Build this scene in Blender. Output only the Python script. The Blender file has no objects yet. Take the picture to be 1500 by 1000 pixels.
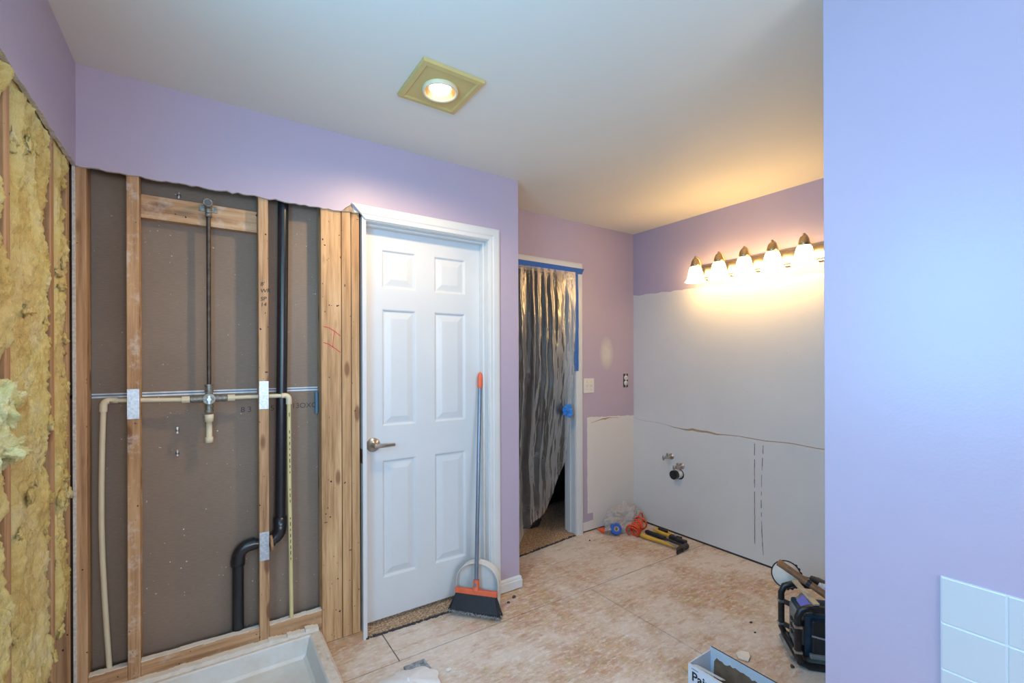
import bpy, bmesh, math, random
from mathutils import Vector, Matrix, noise
random.seed(7)
R = math.radians
scene = bpy.context.scene
COL = scene.collection

# ------------------------------------------------------------------ camera
YAW = 33.965
cam_d = bpy.data.cameras.new('camera')
cam = bpy.data.objects.new('camera', cam_d); COL.objects.link(cam)
cam_d.sensor_width = 36.0
cam_d.lens = 36.0 * 668.7 / 1500
cam_d.shift_y = (528.6 - 500) / 1500
cam_d.clip_start = 0.02
cam.matrix_world = (Matrix.Translation((0, 0, 1.358)) @ Matrix.Rotation(R(-YAW), 4, 'Z')
                    @ Matrix.Rotation(R(90), 4, 'X') @ Matrix.Rotation(-0.0037, 4, 'Z'))
scene.camera = cam

# ------------------------------------------------------------------ world, daylight, exposure
scene.view_settings.view_transform = 'Standard'
scene.view_settings.look = 'None'
scene.view_settings.gamma = 1.0
scene.view_settings.exposure = 0.36
scene.view_settings.use_curve_mapping = False
w = bpy.data.worlds.new('sky'); scene.world = w; w.use_nodes = True
w.node_tree.nodes['Background'].inputs[0].default_value = (0.62, 0.78, 1.0, 1)
w.node_tree.nodes['Background'].inputs[1].default_value = 1.0

def area(name, loc, rot, sx, sy, power, col):
    d = bpy.data.lights.new(name, 'AREA'); d.shape = 'RECTANGLE'; d.size = sx; d.size_y = sy
    d.energy = power; d.color = col
    o = bpy.data.objects.new(name, d); COL.objects.link(o); o.location = loc; o.rotation_euler = rot
    return o
# daylight through the exterior left window, plus an added fill light in the wall behind
area('daylight_window_left', (-0.50, 0.62, 1.62), (0, R(-90), 0), 1.06, 0.90, 32, (0.16, 0.59, 1.0))
area('fill_light_behind', (0.4, -2.30, 1.55), (R(90), 0, 0), 1.34, 1.04, 36, (0.92, 0.95, 1.0))

# ------------------------------------------------------------------ materials
MATS = {}
class NT:
    def __init__(s, name):
        s.m = bpy.data.materials.new(name); s.m.use_nodes = True
        s.t = s.m.node_tree; s.n = s.t.nodes; s.b = s.n['Principled BSDF']; s.out = s.n['Material Output']
    def link(s, a, b): s.t.links.new(a, b)
    def node(s, typ, **kw):
        n = s.n.new(typ)
        for k, v in kw.items(): setattr(n, k, v)
        return n
    def coord(s, scale=(1, 1, 1), kind='Object'):
        tc = s.node('ShaderNodeTexCoord'); mp = s.node('ShaderNodeMapping')
        mp.inputs['Scale'].default_value = scale
        s.link(tc.outputs[kind], mp.inputs[0]); return mp.outputs[0]
    def noise(s, vec, scale, detail=4, rough=0.55):
        n = s.node('ShaderNodeTexNoise'); n.inputs['Scale'].default_value = scale
        n.inputs['Detail'].default_value = detail; n.inputs['Roughness'].default_value = rough
        s.link(vec, n.inputs['Vector']); return n.outputs[0]
    def ramp(s, fac, stops):
        r = s.node('ShaderNodeValToRGB'); e = r.color_ramp.elements
        while len(e) < len(stops): e.new(0.5)
        for el, (p, c) in zip(e, stops):
            el.position = p; el.color = (*c, 1) if len(c) == 3 else c
        s.link(fac, r.inputs[0]); return r.outputs[0]
    def mix(s, fac, a, b, mode='MIX'):
        n = s.node('ShaderNodeMix', data_type='RGBA', blend_type=mode)
        for sock, v in ((n.inputs[0], fac), (n.inputs[6], a), (n.inputs[7], b)):
            if hasattr(v, 'is_output'): s.link(v, sock)
            elif isinstance(v, (int, float)): sock.default_value = v
            else: sock.default_value = (*v, 1)
        return n.outputs[2]
    def math(s, op, a, b=0.0):
        n = s.node('ShaderNodeMath', operation=op)
        for i, v in enumerate((a, b)):
            if hasattr(v, 'is_output'): s.link(v, n.inputs[i])
            else: n.inputs[i].default_value = v
        return n.outputs[0]
    def bump(s, h, strength, dist=0.002):
        n = s.node('ShaderNodeBump'); n.inputs['Strength'].default_value = strength
        n.inputs['Distance'].default_value = dist
        s.link(h, n.inputs['Height']); s.link(n.outputs[0], s.b.inputs['Normal'])
    def col(s, c):
        if hasattr(c, 'is_output'): s.link(c, s.b.inputs['Base Color'])
        else: s.b.inputs['Base Color'].default_value = (*c, 1)
    def set(s, rough=0.5, metal=0.0, spec=0.5):
        s.b.inputs['Roughness'].default_value = rough; s.b.inputs['Metallic'].default_value = metal
        s.b.inputs['Specular IOR Level'].default_value = spec
    def sep(s):
        g = s.node('ShaderNodeNewGeometry'); x = s.node('ShaderNodeSeparateXYZ')
        s.link(g.outputs['Position'], x.inputs[0]); return x.outputs

def simple(name, c, rough=0.5, metal=0.0, var=0.12, vs=30, bump=0.0, bs=200, spec=0.5):
    n = NT(name); n.set(rough, metal, spec)
    v = n.coord(); f = n.noise(v, vs)
    n.col(n.ramp(f, [(0.25, tuple(x * (1 - var) for x in c)), (0.75, tuple(min(1, x * (1 + var)) for x in c))]))
    if bump: n.bump(n.noise(v, bs, 3), bump)
    MATS[name] = n.m; return n.m

LAV = (0.465, 0.395, 0.505)
WHITEWALL = (0.73, 0.715, 0.70)
def paint(name, masks=None, rough=0.42):
    n = NT(name); n.set(rough, 0, 0.5); v = n.coord()
    c = n.ramp(n.noise(v, 1.7, 3), [(0.3, tuple(x * 0.97 for x in LAV)), (0.7, tuple(x * 1.03 for x in LAV))])
    if masks: c = masks(n, v, c)
    n.col(c); n.bump(n.noise(v, 140, 3), 0.22, 0.0012)
    MATS[name] = n.m
paint('lavender')
paint('lavender_gloss', rough=0.33)
def vanity_mask(n, v, c):       # paint stops where the mirror and the vanity were taken off
    P = n.sep(); wob = n.math('MULTIPLY', n.math('SUBTRACT', n.noise(v, 14, 4), 0.5), 0.03)
    edge = n.math('ADD', n.math('ADD', n.math('MULTIPLY', P[1], 0.0235), 1.852), wob)
    lo = n.math('LESS_THAN', P[2], edge)
    white = n.ramp(n.noise(v, 3, 5), [(0.3, tuple(x * 0.95 for x in WHITEWALL)), (0.7, WHITEWALL)])
    speck = n.math('LESS_THAN', n.noise(v, 60, 2), 0.26)
    white = n.mix(n.math('MULTIPLY', speck, 0.35), white, (0.45, 0.42, 0.4))
    return n.mix(lo, c, white)
paint('vanity_wall', vanity_mask)
def alcove_mask(n, v, c):
    P = n.sep(); wob = n.math('MULTIPLY', n.math('SUBTRACT', n.noise(v, 18, 4), 0.5), 0.02)
    x = n.math('ADD', P[0], wob); z = n.math('ADD', P[2], wob)
    a = n.math('MULTIPLY', n.math('GREATER_THAN', x, 2.515), n.math('LESS_THAN', z, n.math('ADD', 1.0, n.math('MULTIPLY', P[0], -0.036))))
    foot = n.math('MULTIPLY', n.math('LESS_THAN', x, 2.575), n.math('LESS_THAN', z, 0.145))
    a = n.math('MULTIPLY', a, n.math('SUBTRACT', 1.0, foot))
    a = n.math('MAXIMUM', a, n.math('LESS_THAN', z, 0.085))
    # skim coat spot above the switch
    dx = n.math('DIVIDE', n.math('SUBTRACT', x, 2.735), 0.085); dz = n.math('DIVIDE', n.math('SUBTRACT', z, 1.42), 0.15)
    d = n.math('ADD', n.math('MULTIPLY', dx, dx), n.math('MULTIPLY', dz, dz))
    spot = n.math('MAXIMUM', n.math('SUBTRACT', 0.75, n.math('MULTIPLY', d, 0.8)), 0.0)
    spot = n.math('MULTIPLY', spot, n.math('ADD', 0.55, n.noise(v, 25, 4)))
    c = n.mix(n.math('MINIMUM', spot, 0.8), c, (0.68, 0.67, 0.6))
    return n.mix(a, c, WHITEWALL)
paint('alcove_wall', alcove_mask)

n = NT('ceiling_paint'); n.set(0.6, 0, 0.3); v = n.coord()
n.col(n.ramp(n.noise(v, 2, 3), [(0.3, (0.735, 0.705, 0.635)), (0.7, (0.755, 0.725, 0.655))])); n.bump(n.noise(v, 110, 3), 0.15, 0.0012); MATS['ceiling_paint'] = n.m
simple('gypsum', (0.62, 0.58, 0.52), 0.9, var=0.3, vs=90, bump=0.6)
simple('torn_paper', (0.42, 0.29, 0.18), 0.85, var=0.3, vs=70, bump=0.4)
n = NT('grey_board'); n.set(0.75, 0, 0.3); v = n.coord()
c = n.ramp(n.noise(v, 2.2, 5), [(0.3, (0.215, 0.160, 0.118)), (0.7, (0.265, 0.200, 0.150))])
f2 = n.coord((40, 40, 400)); c = n.mix(0.12, c, n.ramp(n.noise(f2, 1.0, 2), [(0.3, (0.1, 0.1, 0.1)), (0.7, (0.4, 0.38, 0.36))]))
spk = n.math('GREATER_THAN', n.noise(v, 75, 2), 0.755); c = n.mix(spk, c, (0.5, 0.48, 0.46))
n.col(c); n.bump(n.noise(v, 120, 3), 0.2, 0.001); MATS['grey_board'] = n.m

def wood(name, axis, tint=(1, 1, 1), dust=0.0):
    n = NT(name); n.set(0.65, 0, 0.3)
    sc = [26, 26, 26]; sc[axis] = 1.3
    v = n.coord(tuple(sc)); oi = n.node('ShaderNodeObjectInfo')
    add = n.node('ShaderNodeVectorMath', operation='ADD'); n.link(v, add.inputs[0])
    cx = n.node('ShaderNodeCombineXYZ'); rr = n.math('MULTIPLY', oi.outputs['Random'], 37.0)
    for i in range(3): n.link(rr, cx.inputs[i])
    n.link(cx.outputs[0], add.inputs[1]); v = add.outputs[0]
    T = lambda c: tuple(a * b for a, b in zip(c, tint))
    g = n.noise(v, 1.6, 6, 0.65)
    c = n.ramp(g, [(0.34, T((0.27, 0.150, 0.075))), (0.5, T((0.48, 0.295, 0.158))), (0.66, T((0.63, 0.425, 0.250)))])
    c = n.mix(n.math('MULTIPLY', oi.outputs['Random'], 0.35), c, T((0.40, 0.22, 0.11)))
    ks = [13, 13, 13]; ks[axis] = 4.2
    kv = n.coord(tuple(ks)); vo = n.node('ShaderNodeTexVoronoi'); vo.inputs['Scale'].default_value = 1.0
    n.link(kv, vo.inputs['Vector'])
    k = n.ramp(vo.outputs['Distance'], [(0.13, (1, 1, 1)), (0.21, (0, 0, 0))])
    c = n.mix(n.math('MULTIPLY', k, 0.8), c, T((0.17, 0.075, 0.035)))
    nv = n.coord(); nails = n.math('LESS_THAN', n.noise(nv, 55, 1), 0.245)
    c = n.mix(nails, c, (0.04, 0.03, 0.03))
    if dust:
        dd = n.ramp(n.noise(nv, 17, 6, 0.7), [(0.52, (0, 0, 0)), (0.68, (1, 1, 1))])
        c = n.mix(n.math('MULTIPLY', dd, dust), c, (0.72, 0.68, 0.64))
    n.col(c); n.bump(g, 0.25, 0.001); MATS[name] = n.m
wood('wood_z', 2); wood('wood_z_dusty', 2, dust=0.55); wood('wood_x', 0, dust=0.3); wood('wood_pale', 2, (1.12, 1.12, 1.05))
wood('wood_y', 1, (0.8, 0.75, 0.7)); wood('wood_red', 1, (0.55, 0.45, 0.4))

n = NT('subfloor'); n.set(0.72, 0, 0.3); v = n.coord()
st = n.coord((9, 34, 9)); st2 = n.coord((30, 11, 9))
base = n.ramp(n.noise(st, 1.4, 6, 0.7), [(0.25, (0.34, 0.205, 0.125)), (0.5, (0.52, 0.37, 0.255)), (0.75, (0.64, 0.50, 0.375))])
flake = n.node('ShaderNodeTexVoronoi'); flake.inputs['Scale'].default_value = 1.5; n.link(st2, flake.inputs['Vector'])
base = n.mix(0.25, base, n.mix(0.5, flake.outputs['Color'], (0.55, 0.37, 0.24)), 'SOFT_LIGHT')
dust = n.ramp(n.noise(v, 1.6, 9, 0.72), [(0.42, (0, 0, 0)), (0.56, (1, 1, 1))])
c = n.mix(n.math('MULTIPLY', dust, 0.80), base, (0.70, 0.635, 0.58))
fine = n.ramp(n.noise(n.coord((14, 30, 10)), 1.6, 8, 0.78), [(0.50, (0, 0, 0)), (0.60, (1, 1, 1))])
c = n.mix(n.math('MULTIPLY', fine, 0.62), c, (0.76, 0.72, 0.69))
br = n.ramp(n.noise(n.coord((6, 15, 6)), 1.2, 9, 0.75), [(0.36, (1, 1, 1)), (0.46, (0, 0, 0))]); c = n.mix(n.math('MULTIPLY', br, 0.62), c, (0.44, 0.25, 0.14))
dk = n.math('LESS_THAN', n.noise(v, 48, 2), 0.225); c = n.mix(n.math('MULTIPLY', dk, 0.7), c, (0.09, 0.06, 0.05))
n.col(c); n.bump(n.noise(v, 60, 6, 0.7), 0.35, 0.0015); MATS['subfloor'] = n.m

n = NT('carpet'); n.set(0.95, 0, 0.1); v = n.coord()
n.col(n.ramp(n.noise(v, 95, 3, 0.8), [(0.34, (0.16, 0.095, 0.055)), (0.5, (0.46, 0.31, 0.20)), (0.66, (0.74, 0.58, 0.42))])); n.bump(n.noise(v, 190, 3), 1.0, 0.006); MATS['carpet'] = n.m
simple('carpet_edge', (0.06, 0.055, 0.06), 0.95, var=0.7, vs=130, bump=1.0)
simple('white_trim', (0.66, 0.68, 0.685), 0.38, var=0.03, vs=8)
simple('door_paint', (0.64, 0.675, 0.70), 0.36, var=0.02, vs=6, bump=0.05, bs=160)
simple('nickel', (0.50, 0.46, 0.42), 0.28, 1.0, var=0.1, vs=20)
simple('bronze', (0.52, 0.40, 0.24), 0.35, 1.0, var=0.2, vs=30)
simple('galvanised', (0.52, 0.60, 0.68), 0.42, 0.75, var=0.25, vs=110)
simple('dark_steel', (0.085, 0.07, 0.06), 0.45, 0.7, var=0.4, vs=60, bump=0.2)
simple('old_brass', (0.24, 0.245, 0.22), 0.5, 0.7, var=0.5, vs=90, bump=0.3)
simple('cpvc', (0.66, 0.60, 0.43), 0.42, var=0.06, vs=12)
simple('cpvc_yellow', (0.62, 0.55, 0.28), 0.42, var=0.1, vs=12)
simple('abs_black', (0.010, 0.013, 0.018), 0.28, var=0.3, vs=40, spec=0.6)
simple('ink', (0.02, 0.02, 0.025), 0.7, var=0.1); simple('cut_line', (0.20, 0.155, 0.135), 0.8, var=0.3); simple('faint_ink', (0.07, 0.06, 0.06), 0.8, var=0.2); simple('red_ink', (0.60, 0.03, 0.05), 0.7, var=0.1)
simple('seam_white', (0.66, 0.70, 0.74), 0.6, var=0.2, vs=25)
simple('blue_grey', (0.10, 0.20, 0.30), 0.5, var=0.1)
n = NT('fibreglass'); n.set(1.0, 0, 0.05); v = n.coord()
c = n.ramp(n.noise(v, 7, 7, 0.7), [(0.26, (0.46, 0.29, 0.10)), (0.38, (0.80, 0.60, 0.22)), (0.52, (0.92, 0.80, 0.34)), (0.70, (0.97, 0.91, 0.60))])
c = n.mix(n.ramp(n.noise(v, 3.1, 4), [(0.45, (0, 0, 0)), (0.62, (0.6, 0.6, 0.6))]), c, (0.80, 0.58, 0.26))
n.col(c); n.bump(n.noise(n.coord((90, 90, 40)), 3, 5, 0.7), 1.0, 0.008)
n.b.inputs['Subsurface Weight'].default_value = 0.0; MATS['fibreglass'] = n.m
n = NT('fibreglass_pale'); n.set(1.0, 0, 0.05); v = n.coord()
n.col(n.ramp(n.noise(v, 12, 6, 0.7), [(0.3, (0.66, 0.62, 0.22)), (0.6, (0.90, 0.88, 0.52))])); n.bump(n.noise(v, 200, 5, 0.7), 1.0, 0.006); MATS['fibreglass_pale'] = n.m
n = NT('pan_acrylic'); n.set(0.4, 0, 0.5); v = n.coord()
dd = n.ramp(n.noise(v, 7, 7, 0.72), [(0.42, (0, 0, 0)), (0.70, (1, 1, 1))])
n.col(n.mix(n.math('MULTIPLY', dd, 0.65), (0.66, 0.69, 0.68), (0.56, 0.49, 0.41))); MATS['pan_acrylic'] = n.m
n = NT('pan_rim_dusty'); n.set(0.7, 0, 0.3); v = n.coord()
n.col(n.ramp(n.noise(v, 22, 7, 0.75), [(0.25, (0.36, 0.27, 0.19)), (0.45, (0.60, 0.53, 0.45)), (0.7, (0.72, 0.67, 0.61))])); n.bump(n.noise(v, 90, 4), 0.4); MATS['pan_rim_dusty'] = n.m
simple('beige_trim', (0.60, 0.44, 0.16), 0.5, var=0.05, vs=10)
simple('ring_cream', (0.80, 0.70, 0.48), 0.4, var=0.03)
simple('tile_glaze', (0.56, 0.58, 0.60), 0.12, var=0.015, vs=5)
simple('grout', (0.66, 0.70, 0.74), 0.8, var=0.05)
simple('blue_tape', (0.012, 0.13, 0.47), 0.6, var=0.15, vs=40)
simple('blue_tape_wad', (0.03, 0.24, 0.72), 0.5, var=0.2, vs=60)
simple('orange_plastic', (0.72, 0.14, 0.06), 0.5, var=0.1, vs=30)
simple('broom_pole', (0.20, 0.25, 0.32), 0.3, 0.5, var=0.08)
simple('bristle', (0.012, 0.014, 0.02), 0.6, var=0.4, vs=200)
simple('bristle_dust', (0.30, 0.30, 0.31), 0.9, var=0.5, vs=150)
simple('dustpan_white', (0.66, 0.66, 0.63), 0.5, var=0.05)
simple('orange_cord', (0.80, 0.09, 0.02), 0.45, var=0.1)
simple('tape_blue_roll', (0.02, 0.12, 0.55), 0.5, var=0.15)
simple('yellow_plastic', (0.70, 0.42, 0.05), 0.5, var=0.15)
simple('black_rubber', (0.018, 0.02, 0.024), 0.5, var=0.4, vs=50)
simple('tube_black', (0.016, 0.017, 0.02), 0.35, var=0.6, vs=60, bump=0.2)
simple('radio_blue', (0.015, 0.045, 0.075), 0.3, var=0.5, vs=25)
simple('radio_grey', (0.20, 0.215, 0.22), 0.5, var=0.3, vs=50)
simple('dull_steel', (0.40, 0.40, 0.40), 0.35, 0.9, var=0.3, vs=60)
simple('brown_handle', (0.24, 0.115, 0.05), 0.45, var=0.35, vs=40)
simple('cream_wood', (0.56, 0.47, 0.33), 0.6, var=0.15, vs=30)
simple('card_white', (0.60, 0.66, 0.74), 0.6, var=0.06, vs=20)
simple('card_brown', (0.20, 0.125, 0.075), 0.85, var=0.25, vs=30)
simple('card_edge', (0.62, 0.54, 0.46), 0.9, var=0.2, vs=60)
simple('cloth_white', (0.74, 0.74, 0.75), 0.9, var=0.05, vs=30)
simple('grey_stone', (0.28, 0.31, 0.34), 0.6, var=0.8, vs=45, bump=0.5)
simple('chip_white', (0.75, 0.72, 0.66), 0.9, var=0.1); simple('chip_tan', (0.55, 0.38, 0.20), 0.9, var=0.2); simple('chip_dark', (0.06, 0.05, 0.05), 0.8, var=0.3)
simple('closet_shade', (0.040, 0.034, 0.032), 0.9, var=0.2)  # near-black colour stands in for the closet being unlit
simple('black_fabric', (0.010, 0.011, 0.014), 0.75, var=0.3, vs=30)
simple('plate_white', (0.74, 0.72, 0.68), 0.4, var=0.02)
simple('box_dark', (0.03, 0.04, 0.03), 0.6, var=0.3)
simple('shadow_gap', (0.05, 0.045, 0.045), 0.9, var=0.3)

def plastic(name, trans, white, tint=(0.9, 0.93, 0.95)):
    n = NT(name); n.n.remove(n.b)
    tr = n.node('ShaderNodeBsdfTransparent'); tr.inputs[0].default_value = (*tint, 1)
    di = n.node('ShaderNodeBsdfDiffuse'); di.inputs[0].default_value = (*white, 1)
    tl = n.node('ShaderNodeBsdfTranslucent'); tl.inputs[0].default_value = (*white, 1)
    gl = n.node('ShaderNodeBsdfGlossy'); gl.inputs['Roughness'].default_value = 0.30
    a = n.node('ShaderNodeMixShader'); a.inputs[0].default_value = 0.35; n.link(di.outputs[0], a.inputs[1]); n.link(tl.outputs[0], a.inputs[2])
    b = n.node('ShaderNodeMixShader'); b.inputs[0].default_value = 1 - trans; n.link(tr.outputs[0], b.inputs[1]); n.link(a.outputs[0], b.inputs[2])
    fr = n.node('ShaderNodeFresnel'); fr.inputs[0].default_value = 1.5
    v = n.coord(); bp = n.node('ShaderNodeBump'); bp.inputs['Strength'].default_value = 0.5; bp.inputs['Distance'].default_value = 0.01
    n.link(n.noise(v, 16, 5, 0.6), bp.inputs['Height']); n.link(bp.outputs[0], gl.inputs['Normal']); n.link(bp.outputs[0], fr.inputs['Normal'])
    c = n.node('ShaderNodeMixShader'); n.link(n.math('MINIMUM', n.math('MULTIPLY', fr.outputs[0], 0.95), 0.45), c.inputs[0]); n.link(b.outputs[0], c.inputs[1]); n.link(gl.outputs[0], c.inputs[2])
    n.link(c.outputs[0], n.out.inputs[0]); MATS[name] = n.m
plastic('sheet_plastic', 0.84, (0.60, 0.60, 0.58))
plastic('bag_plastic', 0.55, (0.92, 0.88, 0.87))
def emit(name, c, s):
    n = NT(name); n.n.remove(n.b); e = n.node('ShaderNodeEmission'); e.inputs[0].default_value = (*c, 1); e.inputs[1].default_value = s
    n.link(e.outputs[0], n.out.inputs[0]); MATS[name] = n.m
emit('bulb_glow', (1.0, 0.84, 0.60), 5.0)
emit('shade_glow', (1.0, 0.62, 0.22), 19)
emit('screen_glow', (0.16, 0.17, 0.55), 0.5)

# ------------------------------------------------------------------ mesh helpers
class MB:
    def __init__(s): s.v = []; s.f = []; s.mi = []; s.sm = []
    def add(s, vs, fs, mi=0, smooth=False):
        o = len(s.v); s.v += [tuple(x) for x in vs]
        for f in fs: s.f.append(tuple(i + o for i in f)); s.mi.append(mi); s.sm.append(smooth)
        return s
    def box(s, x0, x1, y0, y1, z0, z1, mi=0, bev=0.0):
        if bev <= 0:
            vs = [(x, y, z) for x in (x0, x1) for y in (y0, y1) for z in (z0, z1)]
            return s.add(vs, [(0, 1, 3, 2), (4, 6, 7, 5), (0, 4, 5, 1), (2, 3, 7, 6), (0, 2, 6, 4), (1, 5, 7, 3)], mi)
        bm = bmesh.new(); bmesh.ops.create_cube(bm, size=1)
        for v in bm.verts: v.co = ((x0 + x1) / 2 + v.co.x * (x1 - x0), (y0 + y1) / 2 + v.co.y * (y1 - y0), (z0 + z1) / 2 + v.co.z * (z1 - z0))
        bmesh.ops.bevel(bm, geom=bm.edges[:], offset=bev, segments=2, affect='EDGES', profile=0.5)
        return s.bm(bm, mi)
    def bm(s, bm, mi=0, smooth=False, M=None):
        bm.verts.index_update()
        s.add([(M @ v.co if M else v.co.copy()) for v in bm.verts], [[v.index for v in f.verts] for f in bm.faces], mi, smooth); bm.free(); return s
    def obox(s, c, ax, ay, az, hx, hy, hz, mi=0, bev=0.0):
        t = MB().box(-hx, hx, -hy, hy, -hz, hz, 0, bev); c = Vector(c)
        ax, ay, az = Vector(ax).normalized(), Vector(ay).normalized(), Vector(az).normalized()
        return s.add([c + ax * p[0] + ay * p[1] + az * p[2] for p in t.v], t.f, mi)
    def tube(s, pts, rad, n=12, mi=0, caps=True, smooth=True):
        pts = [Vector(p) for p in pts]; rads = rad if isinstance(rad, (list, tuple)) else [rad] * len(pts)
        rings = []; up = None
        for i, p in enumerate(pts):
            t = (pts[min(i + 1, len(pts) - 1)] - pts[max(i - 1, 0)]).normalized()
            if up is None:
                up = Vector((0, 0, 1)) if abs(t.z) < 0.9 else Vector((1, 0, 0))
            a = t.cross(up).normalized(); b = a.cross(t).normalized(); up = b
            rings.append([p + (a * math.cos(2 * math.pi * k / n) + b * math.sin(2 * math.pi * k / n)) * rads[i] for k in range(n)])
        vs = [q for r in rings for q in r]
        fs = [(i * n + k, i * n + (k + 1) % n, (i + 1) * n + (k + 1) % n, (i + 1) * n + k) for i in range(len(pts) - 1) for k in range(n)]
        s.add(vs, fs, mi, smooth)
        if caps:
            s.add(rings[0], [tuple(range(n))[::-1]], mi); s.add(rings[-1], [tuple(range(n))], mi)
        return s
    def lathe(s, c, axis, prof, n=24, mi=0, smooth=True):      # prof: (radius, distance along axis)
        c = Vector(c); t = Vector(axis).normalized(); up = Vector((0, 0, 1)) if abs(t.z) < 0.9 else Vector((1, 0, 0))
        a = t.cross(up).normalized(); b = t.cross(a)
        vs = [c + t * h + (a * math.cos(2 * math.pi * k / n) + b * math.sin(2 * math.pi * k / n)) * r for r, h in prof for k in range(n)]
        fs = [(i * n + k, i * n + (k + 1) % n, (i + 1) * n + (k + 1) % n, (i + 1) * n + k) for i in range(len(prof) - 1) for k in range(n)]
        return s.add(vs, fs, mi, smooth)
    def prism(s, poly, fn, d0, d1, mi=0, mside=None):          # poly 2D, fn(u,v,d) -> xyz
        from mathutils.geometry import tessellate_polygon
        k = len(poly); tri = tessellate_polygon([[Vector((p[0], p[1], 0)) for p in poly]])
        A = [fn(p[0], p[1], d0) for p in poly]; B = [fn(p[0], p[1], d1) for p in poly]
        s.add(A, tri, mi); s.add(B, [t[::-1] for t in tri], mi if mside is None else mside)
        ms = mi if mside is None else mside
        return s.add(A + B, [(i, (i + 1) % k, k + (i + 1) % k, k + i) for i in range(k)], ms)
    def build(s, name, mats, parent=None, label=None, cat=None, group=None, kind=None, fix=True):
        me = bpy.data.meshes.new(name); off = Vector((0, 0, 0)); p = parent
        while p: off = off + p.location; p = p.parent
        me.from_pydata([tuple(Vector(q) - off) for q in s.v], [], s.f)
        for m in (mats if isinstance(mats, (list, tuple)) else [mats]): me.materials.append(MATS[m])
        for i, p in enumerate(me.polygons): p.material_index = s.mi[i]; p.use_smooth = s.sm[i]
        if fix:
            bm = bmesh.new(); bm.from_mesh(me); bmesh.ops.recalc_face_normals(bm, faces=bm.faces); bm.to_mesh(me); bm.free()
        me.update()
        o = bpy.data.objects.new(name, me); COL.objects.link(o); o.parent = parent
        tag(o, label, cat, group, kind); return o
def tag(o, label=None, cat=None, group=None, kind=None):
    for k, v in (('label', label), ('category', cat), ('group', group), ('kind', kind)):
        if v: o[k] = v
    return o
def thing(name, loc, label, cat, group=None, kind=None):
    o = bpy.data.objects.new(name, None); COL.objects.link(o); o.location = loc; o.empty_display_size = 0.05
    return tag(o, label, cat, group, kind)
def text(s, size, M, mat, parent, name='lettering', label=None, bold=0.0, ext=0.0003):
    cu = bpy.data.curves.new(name, 'FONT'); cu.body = s; cu.size = size; cu.offset = bold; cu.extrude = ext
    t = bpy.data.objects.new('t', cu); COL.objects.link(t)
    dg = bpy.context.evaluated_depsgraph_get(); me = bpy.data.meshes.new_from_object(t.evaluated_get(dg))
    bpy.data.objects.remove(t); me.name = name
    off = Vector((0, 0, 0)); p = parent
    while p: off = off + p.location; p = p.parent
    me.transform(Matrix.Translation(-off) @ M); me.materials.clear(); me.materials.append(MATS[mat])
    o = bpy.data.objects.new(name, me); COL.objects.link(o); o.parent = parent
    if label: o['label'] = label
    return o
def frame(c, ux, uy):
    ux, uy = Vector(ux).normalized(), Vector(uy).normalized(); uz = ux.cross(uy)
    return Matrix(((ux.x, uy.x, uz.x, c[0]), (ux.y, uy.y, uz.y, c[1]), (ux.z, uy.z, uz.z, c[2]), (0, 0, 0, 1)))
def fbm(p, o=4): return noise.fractal(Vector(p), 0.9, 2.1, o)
def arc(c, a, b, r, a0, a1, n=8):
    c, a, b = Vector(c), Vector(a), Vector(b)
    return [c + a * (r * math.cos(t)) + b * (r * math.sin(t)) for t in [a0 + (a1 - a0) * i / n for i in range(n + 1)]]

# ------------------------------------------------------------------ constants of the room (metres)
XL, YD, XC, YA, XV, ZC, XR = -0.384, 2.250, 1.5635, 2.670, 3.058, 2.44, 1.47
YS, YB = 2.263, 2.352            # stud faces and the back of the next room's board
YBACK = -2.2

# ------------------------------------------------------------------ floor
fl = MB().box(-0.7, 3.3, -2.4, 3.0, -0.06, -0.018).build('floor', 'shadow_gap', kind='structure', label='worn wood sheet subfloor with pale dust stains')
rows = [(2.005, 2.72, [-0.6, 0.73, 3.2]), (0.785, 2.005, [-0.6, 1.905, 3.2]), (-0.435, 0.785, [-0.6, 0.73, 3.2]), (-1.655, -0.435, [-0.6, 1.905, 3.2]), (-2.4, -1.655, [-0.6, 0.73, 3.2])]
for y0, y1, xs in rows:
    for a, b in zip(xs, xs[1:]):
        g = 0.0026
        MB().box(a + g, b - g, y0 + g, y1 - g, -0.018, 0.0, 0, 0.0006).build('floor_panel', 'subfloor', fl)

# ------------------------------------------------------------------ ceiling with a square hole for the can light
CX, CY = 0.775, 1.650
m = MB(); xs = [-0.7, CX - 0.09, CX + 0.09, 3.3]; ys = [-2.4, CY - 0.09, CY + 0.09, 2.9]
for i in range(3):
    for j in range(3):
        if (i, j) != (1, 1): m.box(xs[i], xs[i + 1], ys[j], ys[j + 1], ZC, ZC + 0.02)
m.build('ceiling', 'ceiling_paint', kind='structure', label='flat off-white ceiling')

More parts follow.
